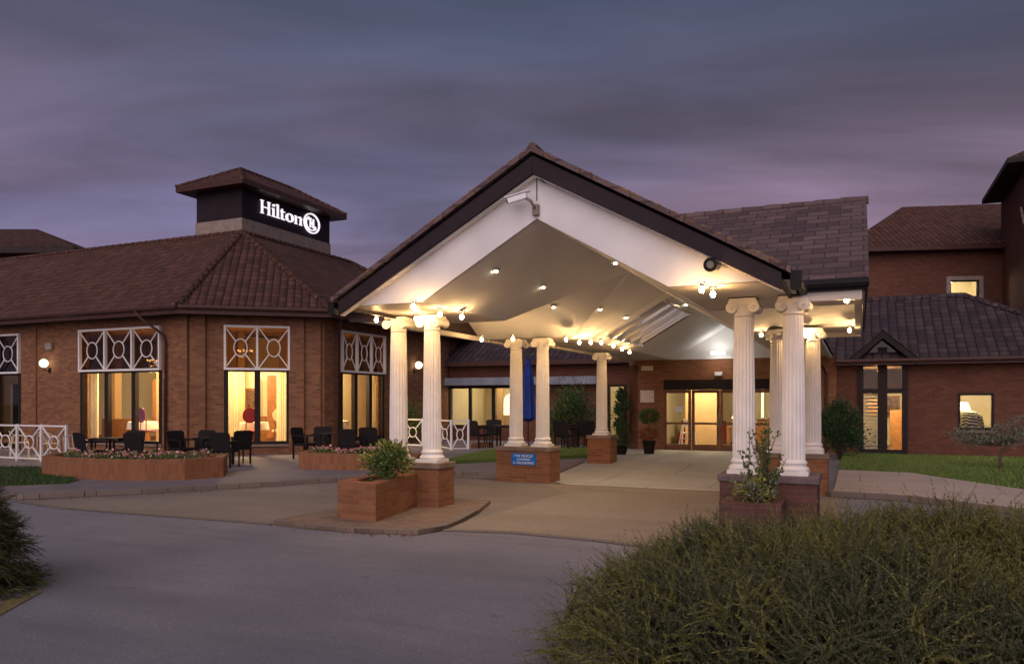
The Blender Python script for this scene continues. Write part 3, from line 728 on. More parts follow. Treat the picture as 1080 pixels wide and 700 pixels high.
def glyph(ch, x):
    m = MB(); h = .60; xh = .39; s = .058; sf = .03; e = .035
    if ch == 'H':
        for a in (x + .05, x + .34): sbar(m, a, a + s, sf, h - sf); sbar(m, a - e, a + s + e, 0, sf); sbar(m, a - e, a + s + e, h - sf, h)
        sbar(m, x + .05 + s, x + .34, .29, .325)
    if ch == 'i': sbar(m, x + .04, x + .04 + s, sf, xh); sbar(m, x, x + .17, 0, sf); sbar(m, x + .005, x + .04, xh - .03, xh); sring(m, x + .08, .53, .055, .055, .054, 14)
    if ch == 'l': sbar(m, x + .04, x + .04 + s, sf, h + .03); sbar(m, x, x + .17, 0, sf); sbar(m, x + .005, x + .04, h, h + .03)
    if ch == 't': sbar(m, x + .04, x + .04 + s, .05, xh + .10); sbar(m, x, x + .04, xh - .03, xh); sbar(m, x + .125, x + .2, xh - .03, xh); sbar(m, x + .06, x + .2, 0, .05)
    if ch == 'o': sring(m, x + .19, xh / 2, .185, xh / 2 + .01, .09, 28, wz=.035)
    if ch == 'n':
        for a in (x + .04, x + .27): sbar(m, a, a + s, sf, xh - (.0 if a < x + .1 else .09)); sbar(m, a - e, a + s + e, 0, sf)
        sbar(m, x + .005, x + .04, xh - .03, xh); sring(m, x + .24, xh - .12, .115, .13, .07, 12, 0, 140, wz=.05)
    return m
SGN = MB(); x = 0
for ch, adv in (('H', .50), ('i', .19), ('l', .19), ('t', .23), ('o', .41), ('n', .40)):
    gm = glyph(ch, x * 1.0); SGN.v, base = SGN.v, len(SGN.v); SGN.v += gm.v; SGN.f += [tuple(i + base for i in f) for f in gm.f]; x += adv
for i, p in enumerate(SGN.v):        # widen the letters to the length the sign has
    SGN.v[i] = (p[0], tv0 + .92 + (p[1] - tv0 - .92) * 1.26, p[2])
SGN.build('sign_lettering', SIGNE, TOW, org=REST['_o'])
em = MB(); ecx = x * 1.26 + .56; sring(em, ecx, .27, .50, .50, .06, 44); sring(em, ecx, .27, .37, .36, .035, 30, 120, 320)
for a in (-.11, .07): sbar(em, ecx + a, ecx + a + .06, .06, .50)
sbar(em, ecx - .015, ecx + .055, .25, .32); sring(em, ecx - .10, .44, .11, .09, .05, 10, 60, 200); sring(em, ecx + .14, .08, .12, .1, .05, 10, -100, 60)
em.build('sign_emblem', SIGNE, TOW, org=REST['_o'])
# globe wall lamps
def globe(wf, t, z, lab, extra=True):
    p = wf(t, .22, z); e = thing('globe_lamp', lab, 'lamp', wf(t, 0, z), 'globe lamps on the restaurant walls')
    MB().ball(p, .135, 20, 12).build('globe', GLOBE, e, smooth=True)
    m = MB(); m.tube([wf(t, .003, z - .22), wf(t, .12, z - .24), wf(t, .22, z - .2), wf(t, .22, z - .13)], .018, 8); wf.box(m, t - .05, t + .05, .003, .03, z - .3, z - .14); m.build('bracket', BLACK, e)
globe(wA, 22 - 6.25, 3.04, 'white globe lamp on the brick between the two left lattice windows')
globe(wC, 5.55, 3.15, 'white globe lamp on the brick seen between the front left columns')
bx = MB(); wA.box(bx, 22 - 6.35, 22 - 6.05, .004, .12, 3.5, 3.72); top(bx, 'alarm_box', STONE, wA(22 - 6.2, .0, 3.5), 'small square alarm box above the left globe lamp', 'alarm box', bevel=.01)

# building far left behind the restaurant
fb = thing('distant_building', 'dark roofed building beyond the restaurant at the far left', 'building', (*loc(-29, 42), 0))
X0, Y0 = loc(-31, 42)
b = MB(); P = lambda x, y: loc(x, y)
b.prism([P(-60, 44), P(-25.2, 44), P(-25.2, 54), P(-60, 54)], 0, 10.3); b.build('wall', BRICKR, fb)
b = MB(); ee = 10.4; pts = [P(-61, 43), P(-24.3, 43), P(-24.3, 55), P(-61, 55)]; r1_ = (*P(-30, 49), 12.7); r2_ = (*P(-61, 49), 12.7); q4 = [(*p, ee) for p in pts]
b.poly([q4[0], q4[1], r1_, r2_]); b.poly([q4[1], q4[2], r1_]); b.poly([q4[2], q4[3], r2_, r1_]); b.build('roof', PAN, fb)
MB().prism(pts, 10.05, 10.39).build('fascia', DARKT, fb)

# ================================================================== HOTEL (entrance block and right wing)
HV = 14.8; HE = 3.0
HOT = thing('hotel_building', 'single storey red brick hotel block with glazed entrance and purple tiled roof', 'building', (4, HV, .16))
zb = 0.0
w1 = WF((-.78, HV), (30, HV))
hz = .16
ent = (1.18, 4.85, hz - .1, 2.5)           # along the wall: entrance opening
def tpx(px, v=HV): k = (px - 540) / 818; Y = (v + OX * s_ + OY * c_) / (k * s_ + c_); return loc(k * Y, Y)[0]
po0, po1 = tpx(905) + .78, tpx(957) + .78
wn0, wn1 = tpx(1010) + .78, tpx(1048.5) + .78
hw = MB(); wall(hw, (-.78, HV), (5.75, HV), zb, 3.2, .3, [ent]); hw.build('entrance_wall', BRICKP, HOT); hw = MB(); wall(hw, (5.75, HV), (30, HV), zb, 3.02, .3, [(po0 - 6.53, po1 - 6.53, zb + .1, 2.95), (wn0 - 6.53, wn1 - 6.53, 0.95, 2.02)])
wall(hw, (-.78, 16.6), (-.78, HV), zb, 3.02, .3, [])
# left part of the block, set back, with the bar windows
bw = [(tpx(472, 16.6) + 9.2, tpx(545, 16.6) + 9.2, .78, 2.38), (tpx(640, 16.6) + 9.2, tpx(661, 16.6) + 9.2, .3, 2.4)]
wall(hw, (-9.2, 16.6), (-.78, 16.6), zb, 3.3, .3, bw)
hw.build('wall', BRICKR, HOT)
# roof of right wing
ev_v = HV - .45; zr0 = 3.02; rz_ = 5.2; rv = HV + 3.3; ru_ = loc(14.7, 25.9)[0] + .3
rr = MB(); rr.poly([(-9.5, ev_v + 1.8, 3.36), (-.9, ev_v + 1.8, 3.36), (-.9, rv + 1.4, 5.2), (-9.5, rv + 1.4, 5.2)])
zk = zr0 + (HV + .4 - ev_v) * (rz_ - zr0) / (rv - ev_v)
rr.poly([(5.72, ev_v, zr0), (ru_ + 3.7, ev_v, zr0), (ru_, rv, rz_), (5.72, rv, rz_)]); rr.poly([(-1.1, HV + .4, zk), (5.72, HV + .4, zk), (5.72, rv, rz_), (-1.1, rv, rz_)]); rr.poly([(-1.1, HV + .4, 3.2), (5.72, HV + .4, 3.2), (5.72, HV + .4, zk), (-1.1, HV + .4, zk)])
rr.poly([(ru_ + 3.7, ev_v, zr0), (ru_ + 3.7, rv + 3.7, zr0), (ru_, rv, rz_)]); rr.poly([(ru_ + 3.7, rv + 3.7, zr0), (-1.1, rv + 3.7, zr0), (-1.1, rv, rz_), (ru_, rv, rz_)])
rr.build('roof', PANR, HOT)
rt = MB(); ridge(rt, (0, rv, rz_ + .02), (ru_, rv, rz_ + .02), .12, .4); ridge(rt, (ru_, rv, rz_ + .02), (ru_ + 3.7, ev_v, zr0 + .03), .1); rt.build('ridge_tile', PANR, HOT, smooth=True)
gg = MB(); gg.box(5.76, ru_ + 3.7, ev_v - .02, ev_v + .02, 2.86, 3.03); gg.tube([(5.76, ev_v - .07, 2.98), (ru_ + 3.7, ev_v - .07, 2.98)], .06, 8); gg.box(5.76, ru_ + 3.5, ev_v + .02, HV + .02, 2.86, 2.89)
gg.box(-9.5, -.9, ev_v + 1.78, ev_v + 1.82, 3.18, 3.36); gg.box(-9.5, -.9, ev_v + 1.82, 16.62, 3.18, 3.21)
gg.build('gutter', GUTTER, HOT)
lb = MB(); lb.box(-9.1, -2.4, 16.15, 16.55, 2.42, 2.72); lb.build('canopy_band', LEADB, HOT, bevel=.02)
pp = MB(); pp.tube([(tpx(868), ev_v + .02, 2.86), (tpx(868) + .1, HV - .1, 2.6), (tpx(868) + .1, HV - .07, .1)], .045, 8); pp.build('downpipe', GUTTER, HOT, smooth=True)
# entrance screen: header, four leaves
en = MB(); w1.box(en, ent[0], ent[1], -.2, .03, 2.17, 2.5); w1.box(en, ent[0], ent[1], -.22, .02, hz - .09, hz + .02)
ES = en.build('entrance_header', FRAMED, HOT)
nl = 4; lw = (ent[1] - ent[0]) / nl
for i in range(nl):
    a = ent[0] + i * lw; b = a + lw; m = MB(); k0, k1 = (-.11, -.06) if i in (1, 2) else (-.05, .0)
    for (x0, x1) in ((a + .005, a + .1), (b - .1, b - .005)): w1.box(m, x0, x1, k0, k1, hz + .02, 2.165)
    for (z0, z1) in ((hz + .02, hz + .2), (1.02, 1.09), (2.06, 2.165)): w1.box(m, a + .1, b - .1, k0 + .002, k1 - .002, z0, z1)
    d = m.build('door', BROWN, HOT); g = MB(); kk = (k0 + k1) / 2; g.poly([w1(a + .1, kk, hz + .2), w1(b - .1, kk, hz + .2), w1(b - .1, kk, 2.06), w1(a + .1, kk, 2.06)]); g.build('pane', GLASS, d, org=HOT['_o'])
    if i in (1, 2):
        h = MB(); t = (b - .05 if i == 1 else a + .05); h.tube([w1(t, k1 + .05, .95), w1(t, k1 + .05, 1.35)], .012, 6); h.build('handle', STEEL, d, org=HOT['_o'])
# door stickers
st = MB(); w1.box(st, ent[0] + .38, ent[0] + .62, -.025 + .004, -.015, 1.42, 1.62); st.build('door_sticker', SIGNW, HOT)
# bits on the entrance wall
s = MB(); w1.box(s, tpx(677) + .78, tpx(689) + .78, .003, .1, 2.82, 2.98); s.build('emergency_light', CREAMW, HOT, bevel=.01)
s = MB(); w1.box(s, tpx(754) + .78, tpx(762) + .78, .003, .09, 2.62, 2.74); s.build('door_sensor', SIGNW, HOT, bevel=.01)
s = MB(); w1.box(s, tpx(675.5) + .78, tpx(690) + .78, .003, .03, 1.75, 2.16); s.build('notice_board', m_paint('notice_board', (.75, .62, .5), .4, .2, 8), HOT, bevel=.006)
# glazed gable porch on the right wing
g0, g1 = po0 - .78, po1 - .78; gm = (g0 + g1) / 2; pv = HV - .5; pt = 3.86
m = MB()
for i in range(16): m.box(g0 + .16, g0 + .62, HV + .5, HV + .52, .3 + i * .11, .37 + i * .11)
m.build('blind', CREAMW, HOT)
m = MB(); m.box(g0 + .3, g0 + .75, HV + 3.0, HV + 3.05, 1.35, 1.85); m.box(g0 + .95, g0 + 1.5, HV + 2.2, HV + 2.3, .16, 1.5); m.build('indoor_board', WOOD, HOT)
pf = MB()
for a, b in ((g0, g0 + .15), (gm - .13, gm + .13), (g1 - .15, g1)): pf.box(a, b, HV - .12, HV + .02, .14, 3.0)
pf.box(g0 + .12, gm - .1, HV - .11, HV + .01, 2.02, 2.16); pf.box(gm + .1, g1 - .12, HV - .11, HV + .01, 2.02, 2.16)
pf.box(g0 + .12, gm - .1, HV - .11, HV + .01, .15, .34); pf.box(gm + .1, g1 - .12, HV - .11, HV + .01, .15, .34)
pf.box(gm - .13, gm + .13, HV - .12, HV + .02, 3.0, 3.4); pf.box(g0 + .15, gm - .13, HV - .10, HV, 2.84, 3.0); pf.box(gm + .13, g1 - .15, HV - .10, HV, 2.84, 3.0)
PW = pf.build('window', FRAMED, HOT)
g = MB(); g.poly([(g0 + .1, HV - .04, .3), (g1 - .1, HV - .04, .3), (g1 - .1, HV - .04, 2.05), (g0 + .1, HV - .04, 2.05)]); g.build('pane', GLASS, PW, org=HOT['_o'])
g = MB(); g.poly([(g0 + .1, HV - .05, 2.1), (g1 - .1, HV - .05, 2.1), (g1 - .1, HV - .05, 3.0), (gm, HV - .05, pt - .15), (g0 + .1, HV - .05, 3.0)]); g.build('transom_pane', GLASSD, PW, org=HOT['_o'])
pr_ = MB()
for sx in (-1, 1):
    ex = gm + sx * ((g1 - g0) / 2 + .26); pr_.solid([(gm, pv - .05, pt), (ex, pv - .05, pt - .84), (ex, pv - .05, pt - 1.04), (gm, pv - .05, pt - .22)], (0, .04, 0))
PR = pr_.build('porch_bargeboard', FRAMED, HOT)
pr_ = MB()
for sx in (-1, 1):
    ex = gm + sx * ((g1 - g0) / 2 + .30); pr_.solid([(gm, pv - .08, pt + .02), (ex, pv - .08, pt - .86), (ex, HV + .6, pt - .86), (gm, HV + .9, pt + .02)], (0, 0, .05))
pr_.build('porch_roof', PANR, HOT)
# small window on the wing
a, b = wn0, wn1; m = MB(); w1.box(m, a, b, -.1, .012, .95, 1.03); w1.box(m, a, b, -.1, .012, 1.95, 2.02); w1.box(m, a, a + .07, -.1, .01, 1.03, 1.95); w1.box(m, b - .07, b, -.1, .01, 1.03, 1.95)
SWN = m.build('window', FRAMED, HOT); g = MB(); g.poly([w1(a, -.05, .98), w1(b, -.05, .98), w1(b, -.05, 2), w1(a, -.05, 2)]); g.build('pane', GLASS, SWN, org=HOT['_o'])
m = MB(); w1.box(m, a - .05, b + .05, -.05, .06, .88, .948); m.build('sill', CAP, SWN, org=HOT['_o'])
# bar windows of the set-back wall
w2 = WF((-9.2, 16.6), (-.78, 16.6))
for (a, b, z0, z1), n in zip(bw, (3, 1)):
    m = MB(); w2.box(m, a, b, -.1, .02, z0, z0 + .07); w2.box(m, a, b, -.1, .02, z1 - .07, z1)
    for i in range(n + 1):
        t = a + (b - a) * i / n; t = min(max(t, a + .06), b - .06); w2.box(m, t - .055, t + .055, -.1, .018, z0 + .07, z1 - .07)
    o = m.build('window', FRAMED, HOT); g = MB(); g.poly([w2(a, -.05, z0), w2(b, -.05, z0), w2(b, -.05, z1), w2(a, -.05, z1)]); g.build('pane', GLASS, o, org=HOT['_o'])
# interior shells
m = MB(); m.box(-.5, 29, HV + .3, HV + 6.5, .10, .155); m.box(-9, -1.1, 16.9, 22, .10, .155); m.build('floor', CARPET, HOT)
m = MB(); m.box(-.5, 29, HV + .3, HV + 6.5, 2.86, 2.9); m.box(-9, -1.1, 16.9, 22, 2.9, 2.94); m.build('ceiling', CREAMW, HOT)
m = MB(); m.box(-.5, 29, HV + 6.2, HV + 6.4, .16, 2.86); m.box(-.45, -.3, HV + .35, HV + 6.2, .16, 2.86); m.box(6.2, 6.35, HV + .35, HV + 6.2, .16, 2.86); m.box(g0 - .8, g0 - .7, HV + .35, HV + 6, .16, 2.86); m.box(g1 + .5, g1 + .6, HV + .35, HV + 6, .16, 2.86)
m.box(-9, -1.2, 20.0, 20.2, .16, 2.9); m.box(-8.95, -8.8, 16.95, 20, .16, 2.9); m.build('partition', CREAMW, HOT)
m = MB(); m.box(.6, 1.9, HV + 2.6, HV + 2.75, .16, 2.86); m.box(2.55, 2.85, HV + 3.2, HV + 3.4, .16, 2.86); m.box(3.9, 4.1, HV + 2.4, HV + 2.6, .16, 2.86); m.box(-8.2, -5.9, 19.7, 19.95, .16, 1.2); m.box(-5.2, -4.9, 18.7, 18.9, .16, 2.9); m.box(-7.7, -7.5, 18.9, 19.1, .16, 2.9); m.build('indoor_post', TANW, HOT)
m = MB(); m.box(1.2, 1.3, HV + 4.9, HV + 4.95, 1.0, 2.3); m.box(3.0, 3.09, HV + 4.9, HV + 4.95, .9, 2.4); m.box(4.4, 4.52, HV + 4.4, HV + 4.45, .9, 2.4); m.build('glow_panel', SPOTW, HOT)  # narrow upright light strips, glowing by emission
for (u, v, z, w_, h_) in ((.0, HV + 6.1, 1.3, .6, .8), (3.9, HV + 6.1, 1.2, .9, .7), (5.3, HV + 6.1, 1.3, .6, .9), (2.0, HV + 2.56, 1.5, .0, .0), (-7.0, 19.9, 1.3, .5, .6), (-3.8, 19.9, 1.3, .5, .6), (-2.6, 19.9, 1.2, .7, .8), (g0 + .9, HV + 6.1, 1.2, .5, .8)):
    if w_: m = MB(); m.box(u, u + w_, v, v + .04, z, z + h_); a_ = m.build('picture_frame', WOOD, HOT); m = MB(); m.box(u + .06, u + w_ - .06, v - .012, v - .001, z + .06, z + h_ - .06); m.build('print', PICT, a_, org=HOT['_o'])
rd = thing('reception_desk', 'wooden reception desk deep inside the lobby', 'desk', (3.9, HV + 4.6, .16)); m = MB(); m.box(2.9, 5.4, HV + 4.5, HV + 5.1, .16, 1.12); m.build('front_panel', WOOD, rd, bevel=.01); m = MB(); m.box(2.85, 5.45, HV + 4.4, HV + 5.15, 1.12, 1.17); m.build('worktop', STONE, rd, bevel=.006)
sf = thing('sofa', 'red lobby sofa seen through the left entrance door', 'sofa', (.8, HV + 4.4, .16)); m = MB(); m.box(.0, 1.7, HV + 4.0, HV + 4.7, .2, .6); m.build('seat', REDF, sf, bevel=.04); m = MB(); m.box(.0, 1.7, HV + 4.7, HV + 4.95, .2, 1.05); m.build('backrest', REDF, sf, bevel=.04)
def room_lamp(u, v, z, e, lab, r=.12):
    t = thing('ceiling_lamp', lab, 'lamp', (u, v, z)); m = MB(); m.lathe([(r * .9, -.02), (r, 0), (r, .03)], (u, v, z), 20); m.build('diffuser', INTB, t)
    m = MB(); m.lathe([(r + .02, .0), (r + .02, .04)], (u, v, z + .02), 20); m.build('rim', STEEL, t)
    ld = bpy.data.lights.new('room_glow', 'POINT'); ld.energy = e; ld.color = (1, .79, .46); ld.shadow_soft_size = .2
    lo = bpy.data.objects.new('room_glow', ld); C.objects.link(lo); lo.parent = t; lo.location = (0, 0, -.25)
room_lamp(1.2, HV + 1.6, 2.8, 230, 'round ceiling lamp inside the lobby behind the left entrance doors')
room_lamp(3.4, HV + 1.8, 2.8, 230, 'round ceiling lamp inside the lobby behind the right entrance doors')
room_lamp((g0 + g1) / 2, HV + 1.6, 2.75, 380, 'round ceiling lamp inside the glazed gable porch')
room_lamp((wn0 + wn1) / 2 - .78, HV + 1.3, 2.75, 620, 'round ceiling lamp in the room behind the small square window')
room_lamp(-6.8, 18.1, 2.8, 110, 'round ceiling lamp in the bar behind the three-pane window')
room_lamp(-2.0, 18.1, 2.8, 80, 'round ceiling lamp behind the narrow window beside the back column')
# white high chair seen through the doors
hc = thing('high_chair', 'white wooden high chair just inside the entrance doors', 'chair', (1.0, HV + 1.0, .16)); u, v = 1.0, HV + 1.0
for sx in (-1, 1):
    for sy in (-1, 1): m = MB(); m.bar((u + .26 * sx, v + .24 * sy, .16), (u + .15 * sx, v + .13 * sy, 1.0 if sy < 0 else 1.18), .035, .035); m.build('leg', SIGNW, hc)
m = MB(); m.box(u - .17, u + .17, v - .15, v + .15, .68, .72); m.build('seat', SIGNW, hc, bevel=.008)
m = MB(); m.box(u - .16, u + .16, v + .14, v + .17, .9, 1.16); m.build('backrest', SIGNW, hc, bevel=.008)
m = MB()
for z in (.34, .5): m.box(u - .2, u + .2, v - .19, v - .16, z, z + .03)
m.build('footrest', SIGNW, hc)
# lobby console with lamp and a round mirror
ct = thing('console_table', 'wooden console table against the lobby back wall', 'table', (2.9, HV + 2.6, .16)); u, v = 2.6, HV + 2.6
m = MB(); m.box(u - .5, u + .5, v - .2, v + .2, .86, .9); m.build('tabletop', WOOD, ct)
for sx in (-1, 1):
    for sy in (-1, 1): m = MB(); m.box(u + sx * .46 - .025, u + sx * .46 + .025, v + sy * .16 - .02, v + sy * .16 + .02, .16, .86); m.build('leg', WOOD, ct)
tl = thing('table_lamp', 'lit table lamp on the lobby console', 'lamp', (2.4, v, .9)); m = MB(); m.lathe([(.09, 0), (.02, .03), (.02, .3)], (2.4, v, .9), 14); m.build('stem', STEEL, tl); m = MB(); m.lathe([(.15, .28), (.09, .5)], (2.4, v, .9), 18); m.build('lamp_shade', CANDLE, tl)
# armchair with stripes and a lamp behind the small window
ac = thing('armchair', 'dark striped armchair behind the small square window', 'armchair', ((wn0 + wn1) / 2 - .78 - .05, HV + .9, .6)); u, v = (wn0 + wn1) / 2 - .83, HV + .9
m = MB(); m.lathe([(.33, -.4), (.38, 0), (.37, .45), (.33, .72), (.22, .86), (.05, .9)], (u, v, .6), 24, lambda j, z: 1 + .03 * (j % 4 == 0)); m.build('backrest', m_paver('striped_cloth', (.03, .04, .03), (.05, .06, .04), (.5, .5, .4), 5, .09, .012), ac, smooth=True)
m = MB(); m.box(u - .3, u + .3, v, v + .45, .16, .5); m.build('seat', RATTAN, ac)
tl = thing('table_lamp', 'pale lamp standing behind the striped armchair', 'lamp', (u - .1, v + .9, .9)); m = MB(); m.lathe([(.1, 0), (.03, .05), (.03, .62)], (u - .1, v + .9, .9), 14); m.build('stem', SIGNW, tl); m = MB(); m.lathe([(.24, .6), (.15, .85)], (u - .1, v + .9, .9), 18); m.build('lamp_shade', CANDLE, tl)
# arched niche on the bar wall; its light is emission in the material
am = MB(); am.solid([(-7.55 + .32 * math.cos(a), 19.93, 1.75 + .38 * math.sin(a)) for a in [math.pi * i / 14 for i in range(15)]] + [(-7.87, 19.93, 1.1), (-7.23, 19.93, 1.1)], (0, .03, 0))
top(am, 'wall_niche', SPOTW, (-7.55, 19.93, 1.1), 'self-glowing arched niche on the bar wall behind the three-pane window', 'niche')

# ================================================================== upper hotel blocks on the right
an = R(8); ca, sa = math.cos(an), math.sin(an)
def wl2(x, y): return loc(x, y)
def UB(t, d): x0, y0 = 15.6, 34.2; return wl2(x0 + t * ca + d * sa, y0 - t * sa + d * ca)
ub = thing('bedroom_block', 'two storey red brick bedroom block behind the right wing with one lit window', 'building', (*UB(4, 4), .16))
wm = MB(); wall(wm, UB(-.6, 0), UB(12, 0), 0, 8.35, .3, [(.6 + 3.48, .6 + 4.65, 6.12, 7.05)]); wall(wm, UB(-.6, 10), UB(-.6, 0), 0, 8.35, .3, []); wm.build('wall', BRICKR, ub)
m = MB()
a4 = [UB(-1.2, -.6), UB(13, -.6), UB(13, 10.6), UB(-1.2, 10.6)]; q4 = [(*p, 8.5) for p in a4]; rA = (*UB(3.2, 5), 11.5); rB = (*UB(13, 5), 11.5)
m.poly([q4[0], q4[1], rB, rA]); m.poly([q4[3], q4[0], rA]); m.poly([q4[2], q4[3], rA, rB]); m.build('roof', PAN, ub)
m = MB(); m.prism(a4, 8.3, 8.49); m.build('gutter', GUTTER, ub)
wf = WF(UB(-4, 0), UB(12, 0)); a, b = 7.48, 8.65; m = MB(); wf.box(m, a - .16, b + .16, .003, .05, 7.05, 7.22); wf.box(m, a - .16, a, .003, .05, 6.0, 7.05); wf.box(m, b, b + .16, .003, .05, 6.0, 7.05); SB = m.build('window', STONE, ub)
m = MB(); wf.box(m, a, b, -.1, -.05, 6.12, 6.18); wf.box(m, a, b, -.1, -.05, 6.99, 7.05); wf.box(m, a, a + .06, -.1, -.051, 6.18, 6.99); wf.box(m, b - .06, b, -.1, -.051, 6.18, 6.99); m.build('frame', FRAMED, SB, org=ub['_o'])
g = MB(); g.poly([wf(a, -.07, 6.12), wf(b, -.07, 6.12), wf(b, -.07, 7.05), wf(a, -.07, 7.05)]); g.build('pane', GLASS, SB, org=ub['_o'])
m = MB()
for (t0_, t1_, k0, k1, z0, z1) in ((a - 1, b + 1, -3, -2.9, 5.5, 7.5), (a - 1, a - .9, -2.9, -.35, 5.5, 7.5), (b + .9, b + 1, -2.9, -.35, 5.5, 7.5)): wf.box(m, t0_, t1_, k0, k1, z0, z1)
wf.box(m, a - 1, b + 1, -3, -.35, 7.5, 7.55); wf.box(m, a - 1, b + 1, -3, -.35, 5.45, 5.5); m.build('partition', CREAMW, ub)
m = MB(); wf.box(m, a + .1, b - .05, -2.88, -2.84, 5.6, 6.6); m.build('headboard', WOOD, ub)
p = wf((a + b) / 2, -1.5, 7.3); t = thing('ceiling_lamp', 'ceiling lamp in the upstairs bedroom with the lit window', 'lamp', p); MB().ball((p[0], p[1], p[2]), .14).build('diffuser', GLOBE, t)
ld = bpy.data.lights.new('room_glow', 'POINT'); ld.energy = 110; ld.color = (1, .85, .6); ld.shadow_soft_size = .2; lo = bpy.data.objects.new('room_glow', ld); C.objects.link(lo); lo.parent = t; lo.location = (0, 0, -.25)
# taller block at the right edge
u0, v0 = loc(17.95, 28.1)
tb = thing('stair_block', 'tall brick stair block with deep eaves cut by the right edge of the view', 'building', (u0 + 4, v0 + 4, .16))
MB().box(u0 + .75, u0 + 9, v0 + .75, v0 + 6.6, 0, 10.5).build('wall', BRICKR, tb)
MB().box(u0, u0 + 9.8, v0, v0 + 6.4, 10.42, 10.6).build('gutter', FRAMED, tb)
m = MB(); q4 = [(u0, v0, 10.6), (u0 + 9.8, v0, 10.6), (u0 + 9.8, v0 + 6.4, 10.6), (u0, v0 + 6.4, 10.6)]; r1 = (u0 + 3.2, v0 + 3.2, 12.5); r2 = (u0 + 6.6, v0 + 3.2, 12.5)
m.poly([q4[0], q4[1], r2, r1]); m.poly([q4[1], q4[2], r2]); m.poly([q4[2], q4[3], r1, r2]); m.poly([q4[3], q4[0], r1]); m.build('roof', PAN, tb)
m = MB(); m.tube([(u0 + .68, v0 + 1.6, 9.1), (u0 + .68, v0 + 1.0, 8.35), (u0 + .68, v0 + .6, 8.3)], .04, 6); m.build('flashing', FLASH, tb)
# low roof in front of the tall block
m = MB(); a = loc(18.6, 27.6)
m.solid([(a[0] - .1, a[1] - 1.3, 6.5), (a[0] + 6, a[1] - 1.3, 6.5), (a[0] + 6, a[1] + 1.3, 8.0), (a[0] - .1, a[1] + 1.3, 8.0)], (0, 0, .1)); m.build('lower_roof', PAN, tb)

# ================================================================== CANOPY
CAN = thing('entrance_canopy', 'cross shaped white ceilinged entrance canopy on fluted columns with tiled gable roofs', 'canopy', (CU, VC, 0))
ZS = 3.17; UL, UR = CU - 1.76, CU + 1.76; VL, VR = VC - 1.76, VC + 1.76; ZC = 4.185; VF = -1.5
ul_, ur_ = CU - 3.17, CU + 3.17; cl_, cr_ = CU - 3.98, CU + 3.98; VB0, VB1 = VC - 3.29 + .1, VC + 3.15
# ceiling
ce = MB()
ce.poly([(UL, VF, ZS), (UL, VL, ZS), (CU, VC, ZC), (CU, VF, ZC)]); ce.poly([(CU, VF, ZC), (CU, VC, ZC), (UR, VL, ZS), (UR, VF, ZS)])
ce.poly([(UL, VL, ZS), (cl_, VL, ZS), (cl_, VC, ZC), (CU, VC, ZC)]); ce.poly([(UL, VR, ZS), (CU, VC, ZC), (cl_, VC, ZC), (cl_, VR, ZS)])
ce.poly([(UR, VL, ZS), (CU, VC, ZC), (cr_, VC, ZC), (cr_, VL, ZS)]); ce.poly([(UR, VR, ZS), (cr_, VR, ZS), (cr_, VC, ZC), (CU, VC, ZC)])
SV0, SV1 = 6.1, 10.7
ce.poly([(UL, VR, ZS), (UL, SV0, ZS), (CU, SV0, ZC), (CU, VC, ZC)]); ce.poly([(CU, VC, ZC), (CU, 14.78, ZC), (UR, 14.78, ZS), (UR, VR, ZS)])
# soffits
so_ = MB()
def flat(a, b, c, d, z=ZS): so_.poly([(a, c, z), (b, c, z), (b, d, z), (a, d, z)])
flat(ul_, UL, VF, VB0); flat(UR, ur_, VF, VB0); flat(cl_, UL, VB0, VL); flat(UR, cr_, VB0, VL); flat(cl_, UL, VR, VB1); flat(UR, cr_, VR, VB1)
so_.build('soffit', CREAM, CAN)
CE = ce.build('ceiling', CEIL, CAN)
so_ = MB(); flat(ul_, UL, VB1, 14.78); flat(UR, ur_, VB1, 14.78); so_.build('soffit', CREAM, CAN)
cw = MB(); sl = lambda u: ZS + (u - UL) / 1.76 * (ZC - ZS)
cw.poly([(UL, SV1, ZS), (UL, 14.78, ZS), (CU, 14.78, ZC), (CU, SV1, ZC)])
k0, k1 = UL + .22, CU - .12
cw.poly([(UL, SV0, ZS), (UL, SV1, ZS), (k0, SV1, sl(k0)), (k0, SV0, sl(k0))]); cw.poly([(k1, SV0, sl(k1)), (k1, SV1, sl(k1)), (CU, SV1, ZC), (CU, SV0, ZC)])
cw.poly([(k0, SV0, sl(k0)), (k0, SV0 + .5, sl(k0)), (k1, SV0 + .5, sl(k1)), (k1, SV0, sl(k1))]); cw.poly([(k0, SV1 - .9, sl(k0)), (k0, SV1, sl(k0)), (k1, SV1, sl(k1)), (k1, SV1 - .9, sl(k1))])
cw.poly([(UL, 14.77, ZS), (UR, 14.77, ZS), (CU, 14.77, ZC)])
cw.build('rear_ceiling', CEILW, CAN)
